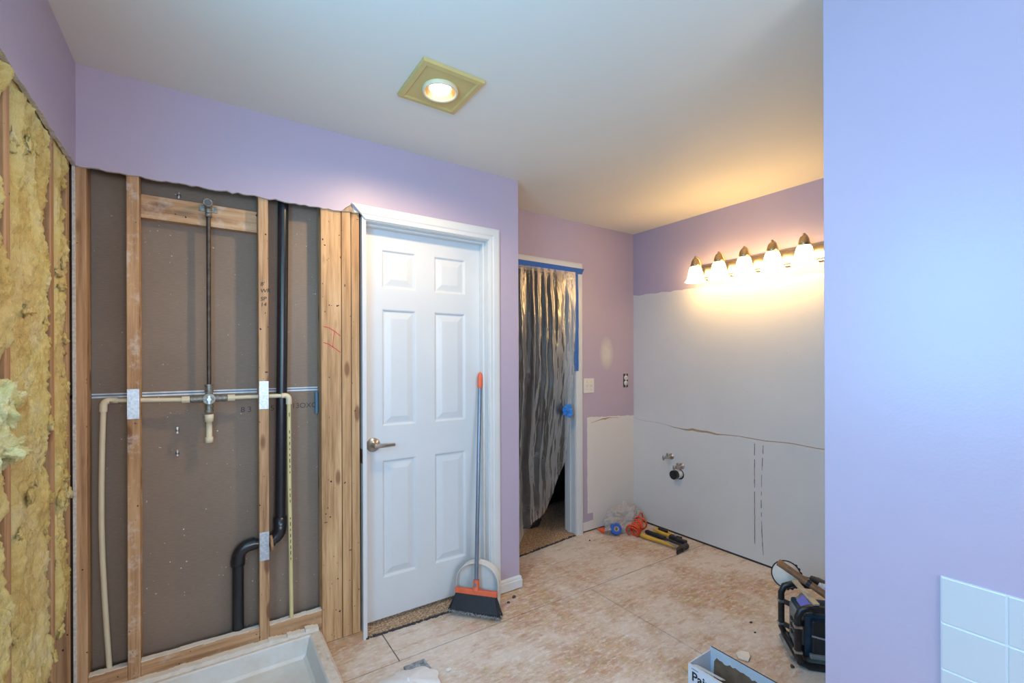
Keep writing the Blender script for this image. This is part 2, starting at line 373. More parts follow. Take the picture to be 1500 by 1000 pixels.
# ------------------------------------------------------------------ door wall (straight ahead): torn drywall above open studs
front = lambda u, v, d: (u, d, v)
def jag(x0, z0, x1, z1, n, amp):
    out = []
    for i in range(n + 1):
        t = i / n; out.append((x0 + (x1 - x0) * t, z0 + (z1 - z0) * t + (random.uniform(-amp, amp) if 0 < i < n else 0)))
    return out
poly = [(XL, ZC), (XC, ZC), (XC, 0.012), (1.40, 0.012), (1.40, 2.09), (0.60, 2.09), (0.589, 2.114), (0.565, 2.096)] + jag(0.543, 2.074, XL, 2.071, 46, 0.0045)
wall_back = MB().prism(poly, front, YD, YS, 0, 1).build('wall_back', ['lavender', 'gypsum'], kind='structure', label='lavender wall torn open down to studs beside the white door')
MB().box(XC - 0.0127, XC, YS, YA, 0, ZC).build('return_side', 'lavender', wall_back)
MB().prism([(0.545, 2.074), (0.587, 2.113), (0.627, 2.083), (0.606, 2.076), (0.58, 2.080)], front, 2.2535, 2.261, 0, 1).build('torn_drywall_corner', ['torn_paper', 'chip_white'], wall_back, 'torn brown paper corner of drywall')
MB().prism([(0.594, 2.099), (0.623, 2.080), (0.604, 2.078)], front, 2.251, 2.2534).build('gypsum_flake', 'chip_white', wall_back)
# boards of the next room seen through the studs, with a seam between
MB().box(-0.60, 0.66, YB, YB + 0.0127, 1.236, ZC).build('backing_board', 'grey_board', wall_back, 'bare grey-brown back of drywall, upper sheet')
lowb = MB().box(-0.60, 0.66, YB, YB + 0.0127, 0.0, 1.222).build('backing_board', 'grey_board', wall_back, 'bare grey-brown back of drywall, lower sheet')
m = MB(); m.box(-0.360, 0.452, YB - 0.0008, YB + 0.006, 1.2325, 1.238); m.box(-0.360, 0.452, YB - 0.0008, YB + 0.006, 1.2205, 1.2270); m.box(-0.360, 0.452, YB + 0.002, YB + 0.006, 1.2270, 1.2325, 1)
m.build('board_seam', ['seam_white', 'blue_grey'], wall_back, 'white paper edges of the seam between the sheets')
MB().box(-0.60, 0.66, YB + 0.0128, YB + 0.03, 0.0, ZC).build('seam_light_block', 'shadow_gap', wall_back)  # unseen sheet added to stop sky light leaking through the seam
def lumber(x0, x1, z0, z1, mat, y0=YS, y1=YB - 0.001, label=None): return MB().box(x0, x1, y0, y1, z0, z1, 0, 0.0025).build('stud', mat, wall_back, label)
lumber(-0.397, -0.359, 0.04, 2.40, 'wood_z')
MB().box(-0.3960, -0.3870, YS - 0.008, YS - 0.0005, 0.05, 2.073).build('drywall_remnant', 'gypsum', wall_back, 'crumbly white strip of old drywall in the corner')
s2 = lumber(-0.246, -0.208, 0.04, 2.40, 'wood_z_dusty')
s3 = lumber(0.196, 0.234, 0.04, 2.40, 'wood_z')
lumber(0.452, 0.5425, 0.04, 2.40, 'wood_pale', y1=YS + 0.038, label='wide pale stud turned flat with a red mark')
lumber(0.452, 0.490, 0.04, 2.40, 'wood_z', y0=YS + 0.0385)
lumber(0.5455, 0.5875, 0.04, 2.40, 'wood_pale'); lumber(0.5900, 0.6270, 0.04, 2.40, 'wood_pale')
MB().box(-0.2075, 0.1955, YS + 0.050, YS + 0.088, 1.931, 2.024, 0, 0.002).build('blocking', 'wood_x', wall_back, 'short horizontal board nailed between two studs')
for a, b in ((-0.3585, -0.2465), (-0.2075, 0.1955), (0.2345, 0.4515)):
    MB().box(a, b, YS + 0.001, YS + 0.040, 0.090, 0.197, 0, 0.002).build('blocking', 'wood_x', wall_back)
    k = MB(); N = 10
    for i in range(N):
        x0 = a + (b - a) * i / N; x1 = a + (b - a) * (i + 1) / N
        k.box(x0, x1, YS + 0.003 + random.random() * 0.006, YS + 0.036, 0.1965, 0.1985 + random.random() * 0.003)
    k.build('plaster_dust', 'chip_white', wall_back)
MB().box(-0.40, 0.640, YS, YB, 0.0, 0.038, 0, 0.002).build('bottom_plate', 'wood_x', wall_back)
def nailplate(st, x0, x1, z0, z1):
    MB().box(x0, x1, YS - 0.0018, YS - 0.0002, z0, z1, 0, 0.0005).build('nail_plate', 'galvanised', st, 'galvanised steel plate over the stud')
nailplate(s2, -0.2455, -0.2085, 1.141, 1.256); nailplate(s3, 0.1965, 0.2335, 1.152, 1.274); nailplate(s3, 0.1965, 0.2335, 0.490, 0.614)
MB().tube([(0.4435, 2.330, 1.112), (0.4435, 2.330, 1.218)], 0.0075, 10).build('blue_peg', 'blue_grey', wall_back, 'short blue-grey plastic strip against the stud')
for x, z in ((-0.094, 1.076), (-0.094, 0.982), (-0.086, 2.05)):
    mm = MB().lathe((x, YB, z), (0, -1, 0), [(0.0, 0.016), (0.004, 0.016), (0.004, 0.006), (0.007, 0.006), (0.007, 0), ], 10); mm.box(x - 0.003, x + 0.003, YB - 0.010, YB - 0.004, z - 0.013, z + 0.014)
    mm.build('wall_anchor', 'dull_steel', wall_back, 'small metal wall anchor tip')
random.seed(31)
m = MB()
for i in range(22): 
    x, z = random.uniform(-0.2, 0.18), random.uniform(0.35, 1.2); s_ = random.uniform(0.0008, 0.0022); m.box(x - s_, x + s_, YB - 0.0006, YB, z - s_, z + s_)
m.build('plaster_specks', 'chip_white', wall_back, kind='stuff')
FR = lambda x, y, z, up=(0, 0, 1), right=(1, 0, 0): frame((x, y, z), right, up)
text('8 3', 0.034, FR(0.132, YB - 0.0006, 1.135), 'faint_ink', lowb, label='faint printed characters on the board')
text('5', 0.034, FR(0.249, YB - 0.0006, 1.135), 'faint_ink', lowb)
text('13OXOE3', 0.034, FR(0.338, YB - 0.0006, 1.140), 'faint_ink', lowb)
for t_, z in (("8'", 1.690), ('WR', 1.660), ('SP', 1.625), ('14', 1.600)):
    text(t_, 0.024, FR(0.203, YS - 0.0008, z, (0.08, 0, 1), (1, 0, 0.12)), 'ink', s3)
m = MB()
def stroke(mb, pts, wd, y):
    P = [Vector((p[0], y, p[1])) for p in pts]
    for a, b in zip(P, P[1:]):
        d = (b - a).normalized(); q = Vector((d.z, 0, -d.x)) * wd / 2
        mb.add([a - q, b - q, b + q, a + q], [(0, 1, 2, 3)])
stroke(m, [(0.462, 1.523), (0.485, 1.518), (0.512, 1.502), (0.538, 1.480)], 0.0035, YS - 0.0006)
stroke(m, [(0.462, 1.448), (0.485, 1.440), (0.512, 1.422), (0.538, 1.402)], 0.0035, YS - 0.0006)
stroke(m, [(0.511, 1.500), (0.505, 1.460), (0.503, 1.425)], 0.0025, YS - 0.0006)
m.build('red_marking', 'red_ink', wall_back, 'red hand-drawn bracket mark')

# ------------------------------------------------------------------ left wall: upper drywall, studs, sheathing
sidef = lambda u, v, d: (d, u, v)
m = MB()
def lw(y0, y1, z0, z1): m.box(XL - 0.0127, XL, y0, y1, z0, z1)
WY0, WY1, WZ0, WZ1 = 0.14, 1.10, 1.06, 2.18
lw(YBACK, WY0, 0, ZC); lw(WY0, WY1, 0, WZ0); lw(WY0, WY1, WZ1, ZC); lw(WY1, 1.30, 0, ZC)
m.prism([(1.30, ZC), (YD, ZC), (YD, 2.071)] + jag(2.245, 2.070, 1.30, 2.074, 40, 0.0045), sidef, XL, XL - 0.0127, 0, 1)
wall_left = m.build('wall_left', ['lavender', 'gypsum'], kind='structure', label='lavender wall strip above exposed studs and yellow insulation')
m = MB(); XSH = XL - 0.0127 - 0.140
m.box(XSH - 0.012, XSH, YBACK, WY0, 0, ZC); m.box(XSH - 0.012, XSH, WY0, WY1, 0, WZ0); m.box(XSH - 0.012, XSH, WY0, WY1, WZ1, ZC); m.box(XSH - 0.012, XSH, WY1, 2.40, 0, ZC)
m.build('sheathing', 'wood_red', wall_left, 'brown outer sheathing behind the insulation')
XSF = XL - 0.0127
for y0, y1 in ((1.190, 1.228), (1.590, 1.628), (1.986, 2.024), (2.186, 2.224)):
    MB().box(XSF - 0.139, XSF - 0.0005, y0, y1, 0.04, 2.40, 0, 0.0025).build('stud', 'wood_z', wall_left)
MB().box(XSF - 0.139, XSF - 0.0005, 1.40, 2.30, 0.0, 0.038).build('bottom_plate', 'wood_y', wall_left)
# window openings (out of view; the second one is added for fill light)
def win(nm, M4, w_, h_):
    m = MB(); t = 0.02
    for (a, b, c, d) in ((-w_ / 2, w_ / 2, -h_ / 2, -h_ / 2 + t), (-w_ / 2, w_ / 2, h_ / 2 - t, h_ / 2), (-w_ / 2, -w_ / 2 + t, -h_ / 2, h_ / 2), (w_ / 2 - t, w_ / 2, -h_ / 2, h_ / 2)):
        m.box(a, b, -0.08, 0.06, c, d)
    m.v = [tuple(M4 @ Vector(q)) for q in m.v]
    m.build(nm, 'white_trim', kind='structure', label='white window frame')
win('window_1', Matrix.Translation((-0.47, (WY0 + WY1) / 2, (WZ0 + WZ1) / 2)) @ Matrix.Rotation(R(90), 4, 'Z'), WY1 - WY0, WZ1 - WZ0)
# ------------------------------------------------------------------ wall behind the camera
m = MB(); bx0, bx1, bz0, bz1 = -0.3, 1.1, 1.0, 2.1
for a, b, c, d in ((-0.6, bx0, 0, ZC), (bx1, 3.2, 0, ZC), (bx0, bx1, 0, bz0), (bx0, bx1, bz1, ZC)): m.box(a, b, YBACK - 0.12, YBACK, c, d)
m.build('wall_behind', 'lavender', kind='structure', label='lavender wall behind the viewpoint')
win('fill_window', Matrix.Translation(((bx0 + bx1) / 2, YBACK - 0.05, (bz0 + bz1) / 2)), bx1 - bx0, bz1 - bz0)  # unseen window added to go with the fill light

# ------------------------------------------------------------------ alcove wall with the second doorway
DX0, DX1, DH = 1.655, 2.385, 2.047
m = MB(); m.prism([(XC, ZC), (XV, ZC), (XV, 0.013), (DX1 + 0.018, 0.013), (DX1 + 0.018, DH + 0.018), (DX0 - 0.018, DH + 0.018), (DX0 - 0.018, 0.013), (XC, 0.013)], front, YA, YA + 0.0127, 0, 1)
wall_alcove = m.build('wall_alcove', ['alcove_wall', 'gypsum'], kind='structure', label='lavender wall with unpainted white patch by the taped doorway')
m = MB(); m.box(DX1 + 0.02, XV + 0.05, YA + 0.013, YA + 0.10, 0, 2.44); m.box(XC, DX0 - 0.02, YA + 0.013, YA + 0.10, 0, 2.44); m.box(DX0 - 0.02, DX1 + 0.02, YA + 0.013, YA + 0.10, DH + 0.02, 2.44)
m.build('framing', 'shadow_gap', wall_alcove)
def tear(name, pts, wds, fn, mat, parent, label=None):
    m = MB(); top = []; bot = []
    for p, wd in zip(pts, wds):
        j = random.uniform(-0.25, 0.25) * wd; top.append((p[0], p[1] + wd / 2 + j)); bot.append((p[0], p[1] - wd / 2 + j))
    return m.prism(top + bot[::-1], fn, 0.0, 0.0008).build(name, mat, parent, label)
random.seed(5)
pts = [(2.560 + 0.026 * i, 0.862 + 0.028 * math.sin(min(i, 8) / 8 * 1.4) - 0.002 * max(0, i - 8)) for i in range(13)]
tear('drywall_tear', pts, [0.003, 0.004, 0.004, 0.005, 0.007, 0.011, 0.013, 0.010, 0.006, 0.004, 0.003, 0.003, 0.002], lambda u, v, d: (u, YA - d, v), 'torn_paper', wall_alcove, 'brown torn line in the drywall paper')
# ------------------------------------------------------------------ vanity wall
m = MB().box(XV, XV + 0.0127, -2.2, YA, 0.014, ZC)
wall_vanity = m.build('wall_vanity', 'vanity_wall', kind='structure', label='wall half lavender, half bare white, where the vanity stood')
MB().box(XV + 0.0128, XV + 0.10, -2.2, YA + 0.1, 0, ZC).build('framing', 'shadow_gap', wall_vanity)
MB().box(XV + 0.002, XV + 0.012, -2.2, YA, -0.001, 0.0139).build('floor_gap', 'shadow_gap', wall_vanity)
vside = lambda u, v, d: (XV - d, u, v)
yy = [2.66, 2.62, 2.58, 2.54, 2.50, 2.46, 2.42, 2.38, 2.34, 2.30, 2.26, 2.22, 2.18, 2.14, 2.10, 2.06, 2.02, 1.98, 1.94, 1.90, 1.86, 1.80, 1.74, 1.68, 1.62, 1.56, 1.50, 1.44, 1.38, 1.32, 1.26, 1.20, 1.14]
zz = [0.866 - 0.036 * min(1, (2.66 - y) / 0.5) + 0.004 * math.sin(y * 19) for y in yy]
wd = [0.0015] * 9 + [0.004, 0.006, 0.006, 0.009, 0.013, 0.017, 0.016, 0.015, 0.014, 0.012, 0.010, 0.006, 0.005, 0.004] + [0.005] * 10
tear('drywall_tear', list(zip(yy, zz)), wd, vside, 'torn_paper', wall_vanity, 'long ragged brown tear across the white drywall')
tear('gypsum_ridge', [(y, z - 0.012 - 0.004 * random.random()) for y, z in zip(yy[12:], zz[12:])], [0.004 + 0.006 * random.random() for _ in yy[12:]], vside, 'chip_white', wall_vanity)
for y0, dy, z0, z1 in ((1.632, 0.000, 0.800, 0.100), (1.574, 0.015, 0.795, 0.070)):
    m = MB(); N = 26
    for i in range(N):
        if random.random() < 0.22: continue
        za, zb = z0 + (z1 - z0) * i / N, z0 + (z1 - z0) * (i + 1) / N; ya = y0 + dy * math.sin(i / N * 3) + random.uniform(-.001, .001); w_ = random.uniform(0.0012, 0.0026)
        m.box(XV - 0.0008, XV, ya - w_, ya + w_, zb, za)
    m.build('knife_cut', 'cut_line', wall_vanity, 'thin dark vertical cut line in the white drywall')
# ------------------------------------------------------------------ near right wall with wall tiles
m = MB().box(XR, XR + 0.115, -2.2, 0.5845, 0, ZC, 0, 0.002)
wall_right = m.build('wall_right', 'lavender_gloss', kind='structure', label='glossy lavender wall at the right, lit blue by daylight')
TS, ZT, YT = 0.1100, 0.838, 0.3356
MB().box(XR - 0.0045, XR, YT - 9 * TS, YT, ZT - 6 * TS, ZT).build('grout_bed', 'grout', wall_right)
tm = None
for r in range(6):
    for c_ in range(9):
        if tm is None:
            o = MB().box(-0.005, 0.0, -TS / 2 + 0.0009, TS / 2 - 0.0009, -TS / 2 + 0.0009, TS / 2 - 0.0009, 0, 0.0022).build('tile', 'tile_glaze', wall_right); tm = o.data
        else:
            o = bpy.data.objects.new('tile', tm); COL.objects.link(o); o.parent = wall_right
        o.location = (XR - 0.0010, YT - (c_ + 0.5) * TS, ZT - (r + 0.5) * TS)

# ------------------------------------------------------------------ trim profiles
PROF = [(0.0, 0.0), (0.0, 0.009), (0.006, 0.011), (0.020, 0.0115), (0.026, 0.015), (0.044, 0.0165), (0.056, 0.0165), (0.061, 0.013), (0.065, 0.013), (0.065, 0.0)]
def casing_v(name, xin, sgn, z0, zin, ywall, mat, parent):        # profile w outward from the opening
    k = len(PROF)
    A = [(xin + sgn * w_, ywall - d, z0) for w_, d in PROF]; B = [(xin + sgn * w_, ywall - d, zin + w_) for w_, d in PROF]
    return MB().add(A + B, [(i, (i + 1) % k, k + (i + 1) % k, k + i) for i in range(k)] + [tuple(range(k)), tuple(range(k, 2 * k))]).build(name, mat, parent)
def casing_h(name, x0, x1, zin, ywall, mat, parent):
    k = len(PROF)
    A = [(x0 - w_, ywall - d, zin + w_) for w_, d in PROF]; B = [(x1 + w_, ywall - d, zin + w_) for w_, d in PROF]
    return MB().add(A + B, [(i, (i + 1) % k, k + (i + 1) % k, k + i) for i in range(k)] + [tuple(range(k)), tuple(range(k, 2 * k))]).build(name, mat, parent)

# ------------------------------------------------------------------ door 1: closed white six-panel door
door1 = thing('door_1', (0.657, YD, 0), 'closed white six-panel door with a lever handle', None, kind='structure')
casing_v('casing', 1.357, 1, 0.0, 2.053, YD, 'white_trim', door1)
casing_h('casing', 0.652, 1.357, 2.053, YD, 'white_trim', door1)
JZ = 2.048
m = MB(); m.box(0.638, 0.657, 2.249, 2.372, 0.0, JZ + 0.019); m.build('jamb', 'white_trim', door1)
m = MB(); m.box(1.352, 1.371, 2.249, 2.372, 0.0, JZ + 0.019); m.build('jamb', 'white_trim', door1)
m = MB(); m.box(0.657, 1.352, 2.249, 2.372, JZ, JZ + 0.019); m.build('jamb', 'white_trim', door1)
m = MB(); m.box(1.340, 1.352, 2.290, 2.3285, 0.0, JZ, 0, 0.002); m.box(0.657, 0.669, 2.290, 2.3285, 0, JZ, 0, 0.002); m.box(0.669, 1.340, 2.290, 2.3285, JZ - 0.012, JZ, 0, 0.002)
m.build('door_stop', 'white_trim', door1)
YF = 2.330; SX0, SX1, SZ0, SZ1 = 0.6585, 1.3505, 0.033, 2.044
pxs = [(0.760, 0.946), (1.053, 1.246)]; pzs = [(0.239, 0.847), (1.023, 1.629), (1.738, 1.938)]
m = MB(); gx = [SX0, pxs[0][0], pxs[0][1], pxs[1][0], pxs[1][1], SX1]; gz = [SZ0] + [z for p in pzs for z in p] + [SZ1]
for i in range(5):
    for j in range(7):
        if i in (1, 3) and j in (1, 3, 5): continue
        m.box(gx[i], gx[i + 1], YF, YF + 0.035, gz[j], gz[j + 1])
slab = m.build('door_slab', 'door_paint', door1)
bm = bmesh.new(); bm.from_mesh(slab.data); bmesh.ops.remove_doubles(bm, verts=bm.verts, dist=1e-5); bm.to_mesh(slab.data); bm.free()
for a, b in pxs:
    for c_, d in pzs:
        m = MB(); L = [(0, 0), (0.004, 0.0015), (0.011, 0.0095), (0.017, 0.0095), (0.021, 0.0085), (0.046, 0.0025), (0.050, 0.002)]
        rings = [[(a + i, YF + h, c_ + i), (b - i, YF + h, c_ + i), (b - i, YF + h, d - i), (a + i, YF + h, d - i)] for i, h in L]
        for r0, r1 in zip(rings, rings[1:]): m.add(r0 + r1, [(k, (k + 1) % 4, 4 + (k + 1) % 4, 4 + k) for k in range(4)])
        m.add(rings[-1], [(0, 1, 2, 3)]); m.build('door_panel', 'door_paint', slab)
hz = 0.933; hx = 0.712
h = MB().lathe((hx, YF, hz), (0, -1, 0), [(0.036, 0), (0.036, 0.004), (0.033, 0.010), (0.020, 0.014), (0.013, 0.020), (0.011, 0.045), (0.013, 0.058), (0.0, 0.060)], 28)
h.tube([(hx - 0.008, YF - 0.050, hz), (hx + 0.02, YF - 0.051, hz), (hx + 0.06, YF - 0.050, hz - 0.001), (hx + 0.098, YF - 0.046, hz - 0.002)], [0.0125, 0.0115, 0.0095, 0.0085], 14)
h.build('door_handle', 'nickel', door1, 'chrome lever handle on a round rose')
h = MB(); h.box(1.335, 1.3395, 2.3255, 2.3300, 0.20, 0.29); h.build('hinge', 'white_trim', door1)
MB().box(0.6365, 0.6378, 2.2485, 2.30, 0.86, 0.93).build('strike_edge', 'dull_steel', door1)
# baseboard right of the door, turning the corner
bp = [(0, 0), (0.013, 0), (0.013, 0.045), (0.010, 0.050), (0.010, 0.060), (0.006, 0.068), (0.0, 0.070)]
k = len(bp)
A = [(1.4235, YD - d, z + 0.006) for d, z in bp]; B = [(XC + d, YD - d, z + 0.006) for d, z in bp]; C_ = [(XC + d, YA, z + 0.006) for d, z in bp]
MB().add(A + B + C_, [(i + q * k, (i + 1) % k + q * k, k + (i + 1) % k + q * k, k + i + q * k) for i in range(k) for q in (0, 1)] + [tuple(range(k)), tuple(range(2 * k, 3 * k))]).build('baseboard_back', 'white_trim', kind='structure', label='short white baseboard beside the door casing')

# ------------------------------------------------------------------ doorway 2
door2 = thing('door_2', (DX1, YA, 0), 'white cased doorway to a dark room, taped off', None, kind='structure')
casing_v('casing', 2.390, 1, 0.0, 2.052, YA, 'white_trim', door2)
casing_v('casing', 1.650, -1, 0.0, 2.052, YA, 'white_trim', door2)
casing_h('casing', 1.650, 2.390, 2.052, YA, 'white_trim', door2)
for a, b in ((DX0 - 0.018, DX0), (DX1, DX1 + 0.018)): MB().box(a, b, YA - 0.001, YA + 0.12, 0, DH + 0.018).build('jamb', 'white_trim', door2)
MB().box(DX0, DX1, YA - 0.001, YA + 0.12, DH, DH + 0.018).build('jamb', 'white_trim', door2)
m = MB(); m.box(DX1 - 0.011, DX1, YA + 0.045, YA + 0.080, 0, DH, 0, 0.002); m.box(DX0, DX0 + 0.011, YA + 0.045, YA + 0.08, 0, DH, 0, 0.002); m.build('door_stop', 'white_trim', door2)
# room beyond, its lack of light put into the wall colour
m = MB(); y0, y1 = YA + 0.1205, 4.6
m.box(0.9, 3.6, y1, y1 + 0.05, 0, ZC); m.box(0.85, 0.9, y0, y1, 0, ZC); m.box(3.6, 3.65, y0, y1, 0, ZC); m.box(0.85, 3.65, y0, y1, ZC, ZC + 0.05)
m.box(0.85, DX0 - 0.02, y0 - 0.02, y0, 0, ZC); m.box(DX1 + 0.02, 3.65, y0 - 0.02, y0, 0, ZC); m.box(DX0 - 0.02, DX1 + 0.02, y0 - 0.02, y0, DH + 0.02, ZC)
m.build('wall_closet', 'closet_shade', kind='structure', label='walls of the room behind the plastic, coloured dark to look unlit')
random.seed(3)
def carpet(name, xa, xb, yf, yb, label):
    N = 60; m = MB(); fe = [(xa + (xb - xa) * i / N, yf(i / N) + random.uniform(-0.005, 0.005)) for i in range(N + 1)]
    m.prism(fe + [(xb, yb), (xa, yb)], lambda u, v, d: (u, v, d), 0.012, 0.0002)
    o = m.build(name, 'carpet', label=label, cat='carpet')
    m = MB()
    for i in range(N * 2):
        t = i / (N * 2); x = xa + (xb - xa) * t; y = yf(t) + random.uniform(-0.006, 0.003); s_ = random.uniform(0.002, 0.006)
        m.box(x - s_ * 1.3, x + s_ * 1.3, y - s_ * 0.9, y + s_ * 0.9, 0.0002, random.uniform(0.004, 0.012))
    m.build('frayed_edge', 'carpet_edge', o, 'dark frayed backing along the cut edge'); return o
carpet('carpet', 0.6575, 1.351, lambda t: 2.256 - 0.022 * t, 2.50, 'brown speckled carpet edge under the closed white door')
carpet('carpet', 1.656, 2.384, lambda t: 2.585 + 0.085 * t, 2.79, 'brown speckled carpet edge in the plastic-covered doorway')
MB().box(0.9, 3.6, 2.7905, 4.6, -0.01, 0.012).build('floor_closet', 'carpet', kind='structure', label='brown carpet of the dark room beyond the doorway')

# ------------------------------------------------------------------ insulation in the left wall
def batt(name, y0, y1, z0, z1, depth, bulge, seed, label, rag=0.03, hole=None, ny=60, mat='fibreglass', tufts=26):
    nz = max(12, int((z1 - z0) / 0.0065)); V = []; idx = {}
    m = MB()
    for j in range(nz + 1):
        for i in range(ny + 1):
            u, t = i / ny, j / nz; z = z0 + (z1 - z0) * t
            el = y0 + rag * 0.25 * fbm((seed, z * 9, 1)); er = y1 + rag * fbm((seed + 5, z * 6, 2)) + rag * 0.5 * fbm((seed + 9, z * 26, 2))
            y = max(y0 - 0.006, el + (er - el) * u)
            e = min(1.0, min(u, 1 - u) * 7) ** 0.5 * min(1.0, min(t, 1 - t) * 22) ** 0.5
            d = bulge * e * (0.45 + 0.75 * fbm((seed + y * 5.5, z * 3.4, 3)) + 0.42 * fbm((y * 17, z * 10, seed)) + 0.20 * fbm((y * 48, z * 40, seed)))
            x = XSF - depth + depth * 0.92 * e + d
            x = x + 0.006 * e * fbm((y * 130, z * 90, seed)) 
            if z > 2.055: x = min(x, XSF - 0.004)
            V.append((x, y, z))
    fs = []
    for j in range(nz):
        for i in range(ny):
            a = j * (ny + 1) + i; q = V[a]
            if hole and hole(q[1], q[2]): continue
            fs.append((a, a + 1, a + ny + 2, a + ny + 1))
    m.add(V, fs, 0, True)
    rnd = random.Random(seed)
    for _ in range(tufts):                                     # torn tufts hanging off the right edge and the face
        z = rnd.uniform(z0 + 0.03, min(z1, 2.10) - 0.10); er = y1 + rag * fbm((seed + 5, z * 6, 2))
        y = er + rnd.uniform(-0.05, 0.005) if rnd.random() < 0.6 else rnd.uniform(y0 + 0.03, y1 - 0.03)
        if hole and hole(y, z): continue
        tuft(m, (XSF + rnd.uniform(-0.008, 0.008), y, z), (rnd.uniform(0.005, 0.012), rnd.uniform(0.010, 0.030), rnd.uniform(0.008, 0.026)), rnd.random() * 50)
    return m.build(name, mat, None, label, 'insulation', fix=False)
def tuft(m, c, s, seed, sub=3, hf=0.5):
    bm = bmesh.new(); bmesh.ops.create_icosphere(bm, subdivisions=sub, radius=1)
    for v in bm.verts:
        k = 1 + 0.7 * fbm(v.co * 1.6 + Vector((seed, 0, 0)), 4) + hf * fbm(v.co * 5 + Vector((0, seed, 0)), 4)
        v.co = Vector((c[0] + v.co.x * k * s[0], c[1] + v.co.y * k * s[1], c[2] + v.co.z * k * s[2]))
    m.bm(bm, 0, True)
batt('insulation_batt', 1.629, 1.960, 0.04, 2.30, 0.05, 0.022, 11, 'broad yellow fibreglass batt bulging between two left-wall studs', 0.05, tufts=34)
batt('insulation_batt', 2.026, 2.150, 0.42, 2.30, 0.05, 0.020, 23, 'narrow yellow fibreglass batt in the corner stud bay', 0.06, ny=30, tufts=30)
batt('insulation_batt', 2.026, 2.150, 0.04, 0.225, 0.05, 0.040, 31, 'torn yellow fibreglass lump at the foot of the corner bay', 0.07, ny=30, tufts=10)
batt('insulation_batt', 1.318, 1.588, 0.04, 2.30, 0.06, 0.030, 47, 'yellow fibreglass batt cut off by the left picture edge', 0.03, tufts=6)
m = MB(); 
for c, s_, sd in (((-0.375, 1.375, 1.270), (0.030, 0.050, 0.045), 1), ((-0.365, 1.385, 1.175), (0.030, 0.060, 0.022), 2), ((-0.36, 1.44, 1.155), (0.018, 0.060, 0.010), 3), ((-0.385, 1.34, 1.21), (0.03, 0.04, 0.09), 4)):
    tuft(m, c, tuple(1.35 * q for q in s_), sd, 5, 0.28)
m.build('insulation_tuft', 'fibreglass_pale', None, 'pale yellow-green fibreglass tuft sticking out at left edge', 'insulation', fix=False)

# ------------------------------------------------------------------ shower plumbing between the studs
VY, VZ, VX = 2.300, 1.205, 0.0155
sp = thing('shower_plumbing', (VX, VY, 1.05), 'shower valve with steel riser and cream plastic supply pipes', 'plumbing')
MB().tube([(VX, VY, 1.240), (VX, VY, 1.990)], 0.0082, 14).build('riser_pipe', 'dark_steel', sp, 'dark steel riser pipe')
m = MB().lathe((VX, VY, 1.967), (0, 0, 1), [(0.0, 0), (0.0125, 0), (0.0125, 0.014), (0.0105, 0.016), (0.0105, 0.03)], 16)
m.tube([(VX, VY, 1.985), (VX, VY - 0.002, 2.005), (VX - 0.001, VY - 0.012, 2.016), (VX - 0.002, VY - 0.030, 2.016), (VX - 0.003, VY - 0.052, 2.012)], [0.0115, 0.013, 0.0145, 0.0145, 0.0145], 16, caps=False)
m.lathe((VX - 0.003, VY - 0.044, 2.013), (0, -1, -0.1), [(0.017, 0), (0.017, 0.010), (0.012, 0.010), (0.0115, -0.02)], 16)
m.box(VX - 0.032, VX + 0.032, YS + 0.045, YS + 0.0495, 1.990, 2.016, 0, 0.002)
m.tube([(VX, VY, 2.003), (VX, YS + 0.047, 2.003)], 0.012, 12)
el = m.build('shower_elbow', 'old_brass', sp, 'brass drop-ear elbow on the blocking board')
MB().lathe((VX - 0.003, VY - 0.0525, 2.0122), (0, -1, -0.1), [(0.0, 0), (0.0118, 0)], 16).build('elbow_bore', 'abs_black', el)
m = MB(); m.tube([(VX - 0.064, VY, VZ), (VX + 0.064, VY, VZ)], 0.0125, 16); m.tube([(VX, VY, VZ - 0.058), (VX, VY, VZ + 0.058)], 0.0135, 16)
m.tube([(VX, VY + 0.012, VZ), (VX, VY - 0.030, VZ)], [0.023, 0.022], 20)
for dx in (-0.052, -0.030, 0.030, 0.052): m.tube([(VX + dx - 0.004, VY, VZ), (VX + dx + 0.004, VY, VZ)], 0.0155, 8)
for dz in (-0.052, -0.032, 0.034, 0.056): m.tube([(VX, VY, VZ + dz - 0.004), (VX, VY, VZ + dz + 0.004)], 0.0160, 8)
vb = m.build('valve_body', 'old_brass', sp, 'tarnished brass valve cross')
m = MB().tube([(VX, VY - 0.030, VZ), (VX, VY - 0.056, VZ)], [0.0085, 0.0075], 12); m.box(VX - 0.004, VX + 0.004, VY - 0.058, VY - 0.045, VZ - 0.018, VZ + 0.016); m.build('valve_stem', 'galvanised', vb)
m = MB(); 
m.lathe((VX, VY, VZ - 0.066), (0, 0, -1), [(0.0, 0), (0.0165, 0), (0.0165, 0.020), (0.0150, 0.022), (0.0150, 0.030), (0.011, 0.031), (0.011, 0.095), (0.0145, 0.095), (0.0145, 0.118), (0.0, 0.118)], 16)
m.build('tub_stub', 'cpvc', sp, 'capped cream plastic stub pointing down')
m = MB(); m.tube([(VX - 0.066, VY, VZ), (VX - 0.093, VY, VZ)], 0.0140, 14); m.tube([(VX - 0.09, VY, VZ), (-0.288, VY, VZ + 0.008)], 0.0088, 12)
m.tube([(-0.276, VY, VZ + 0.0085), (-0.300, VY, VZ + 0.008)] + arc((-0.300, VY, VZ - 0.010), (-1, 0, 0), (0, 0, 1), 0.018, R(90), 0, 6) + [(-0.3185, VY, VZ - 0.034)], 0.0122, 14)
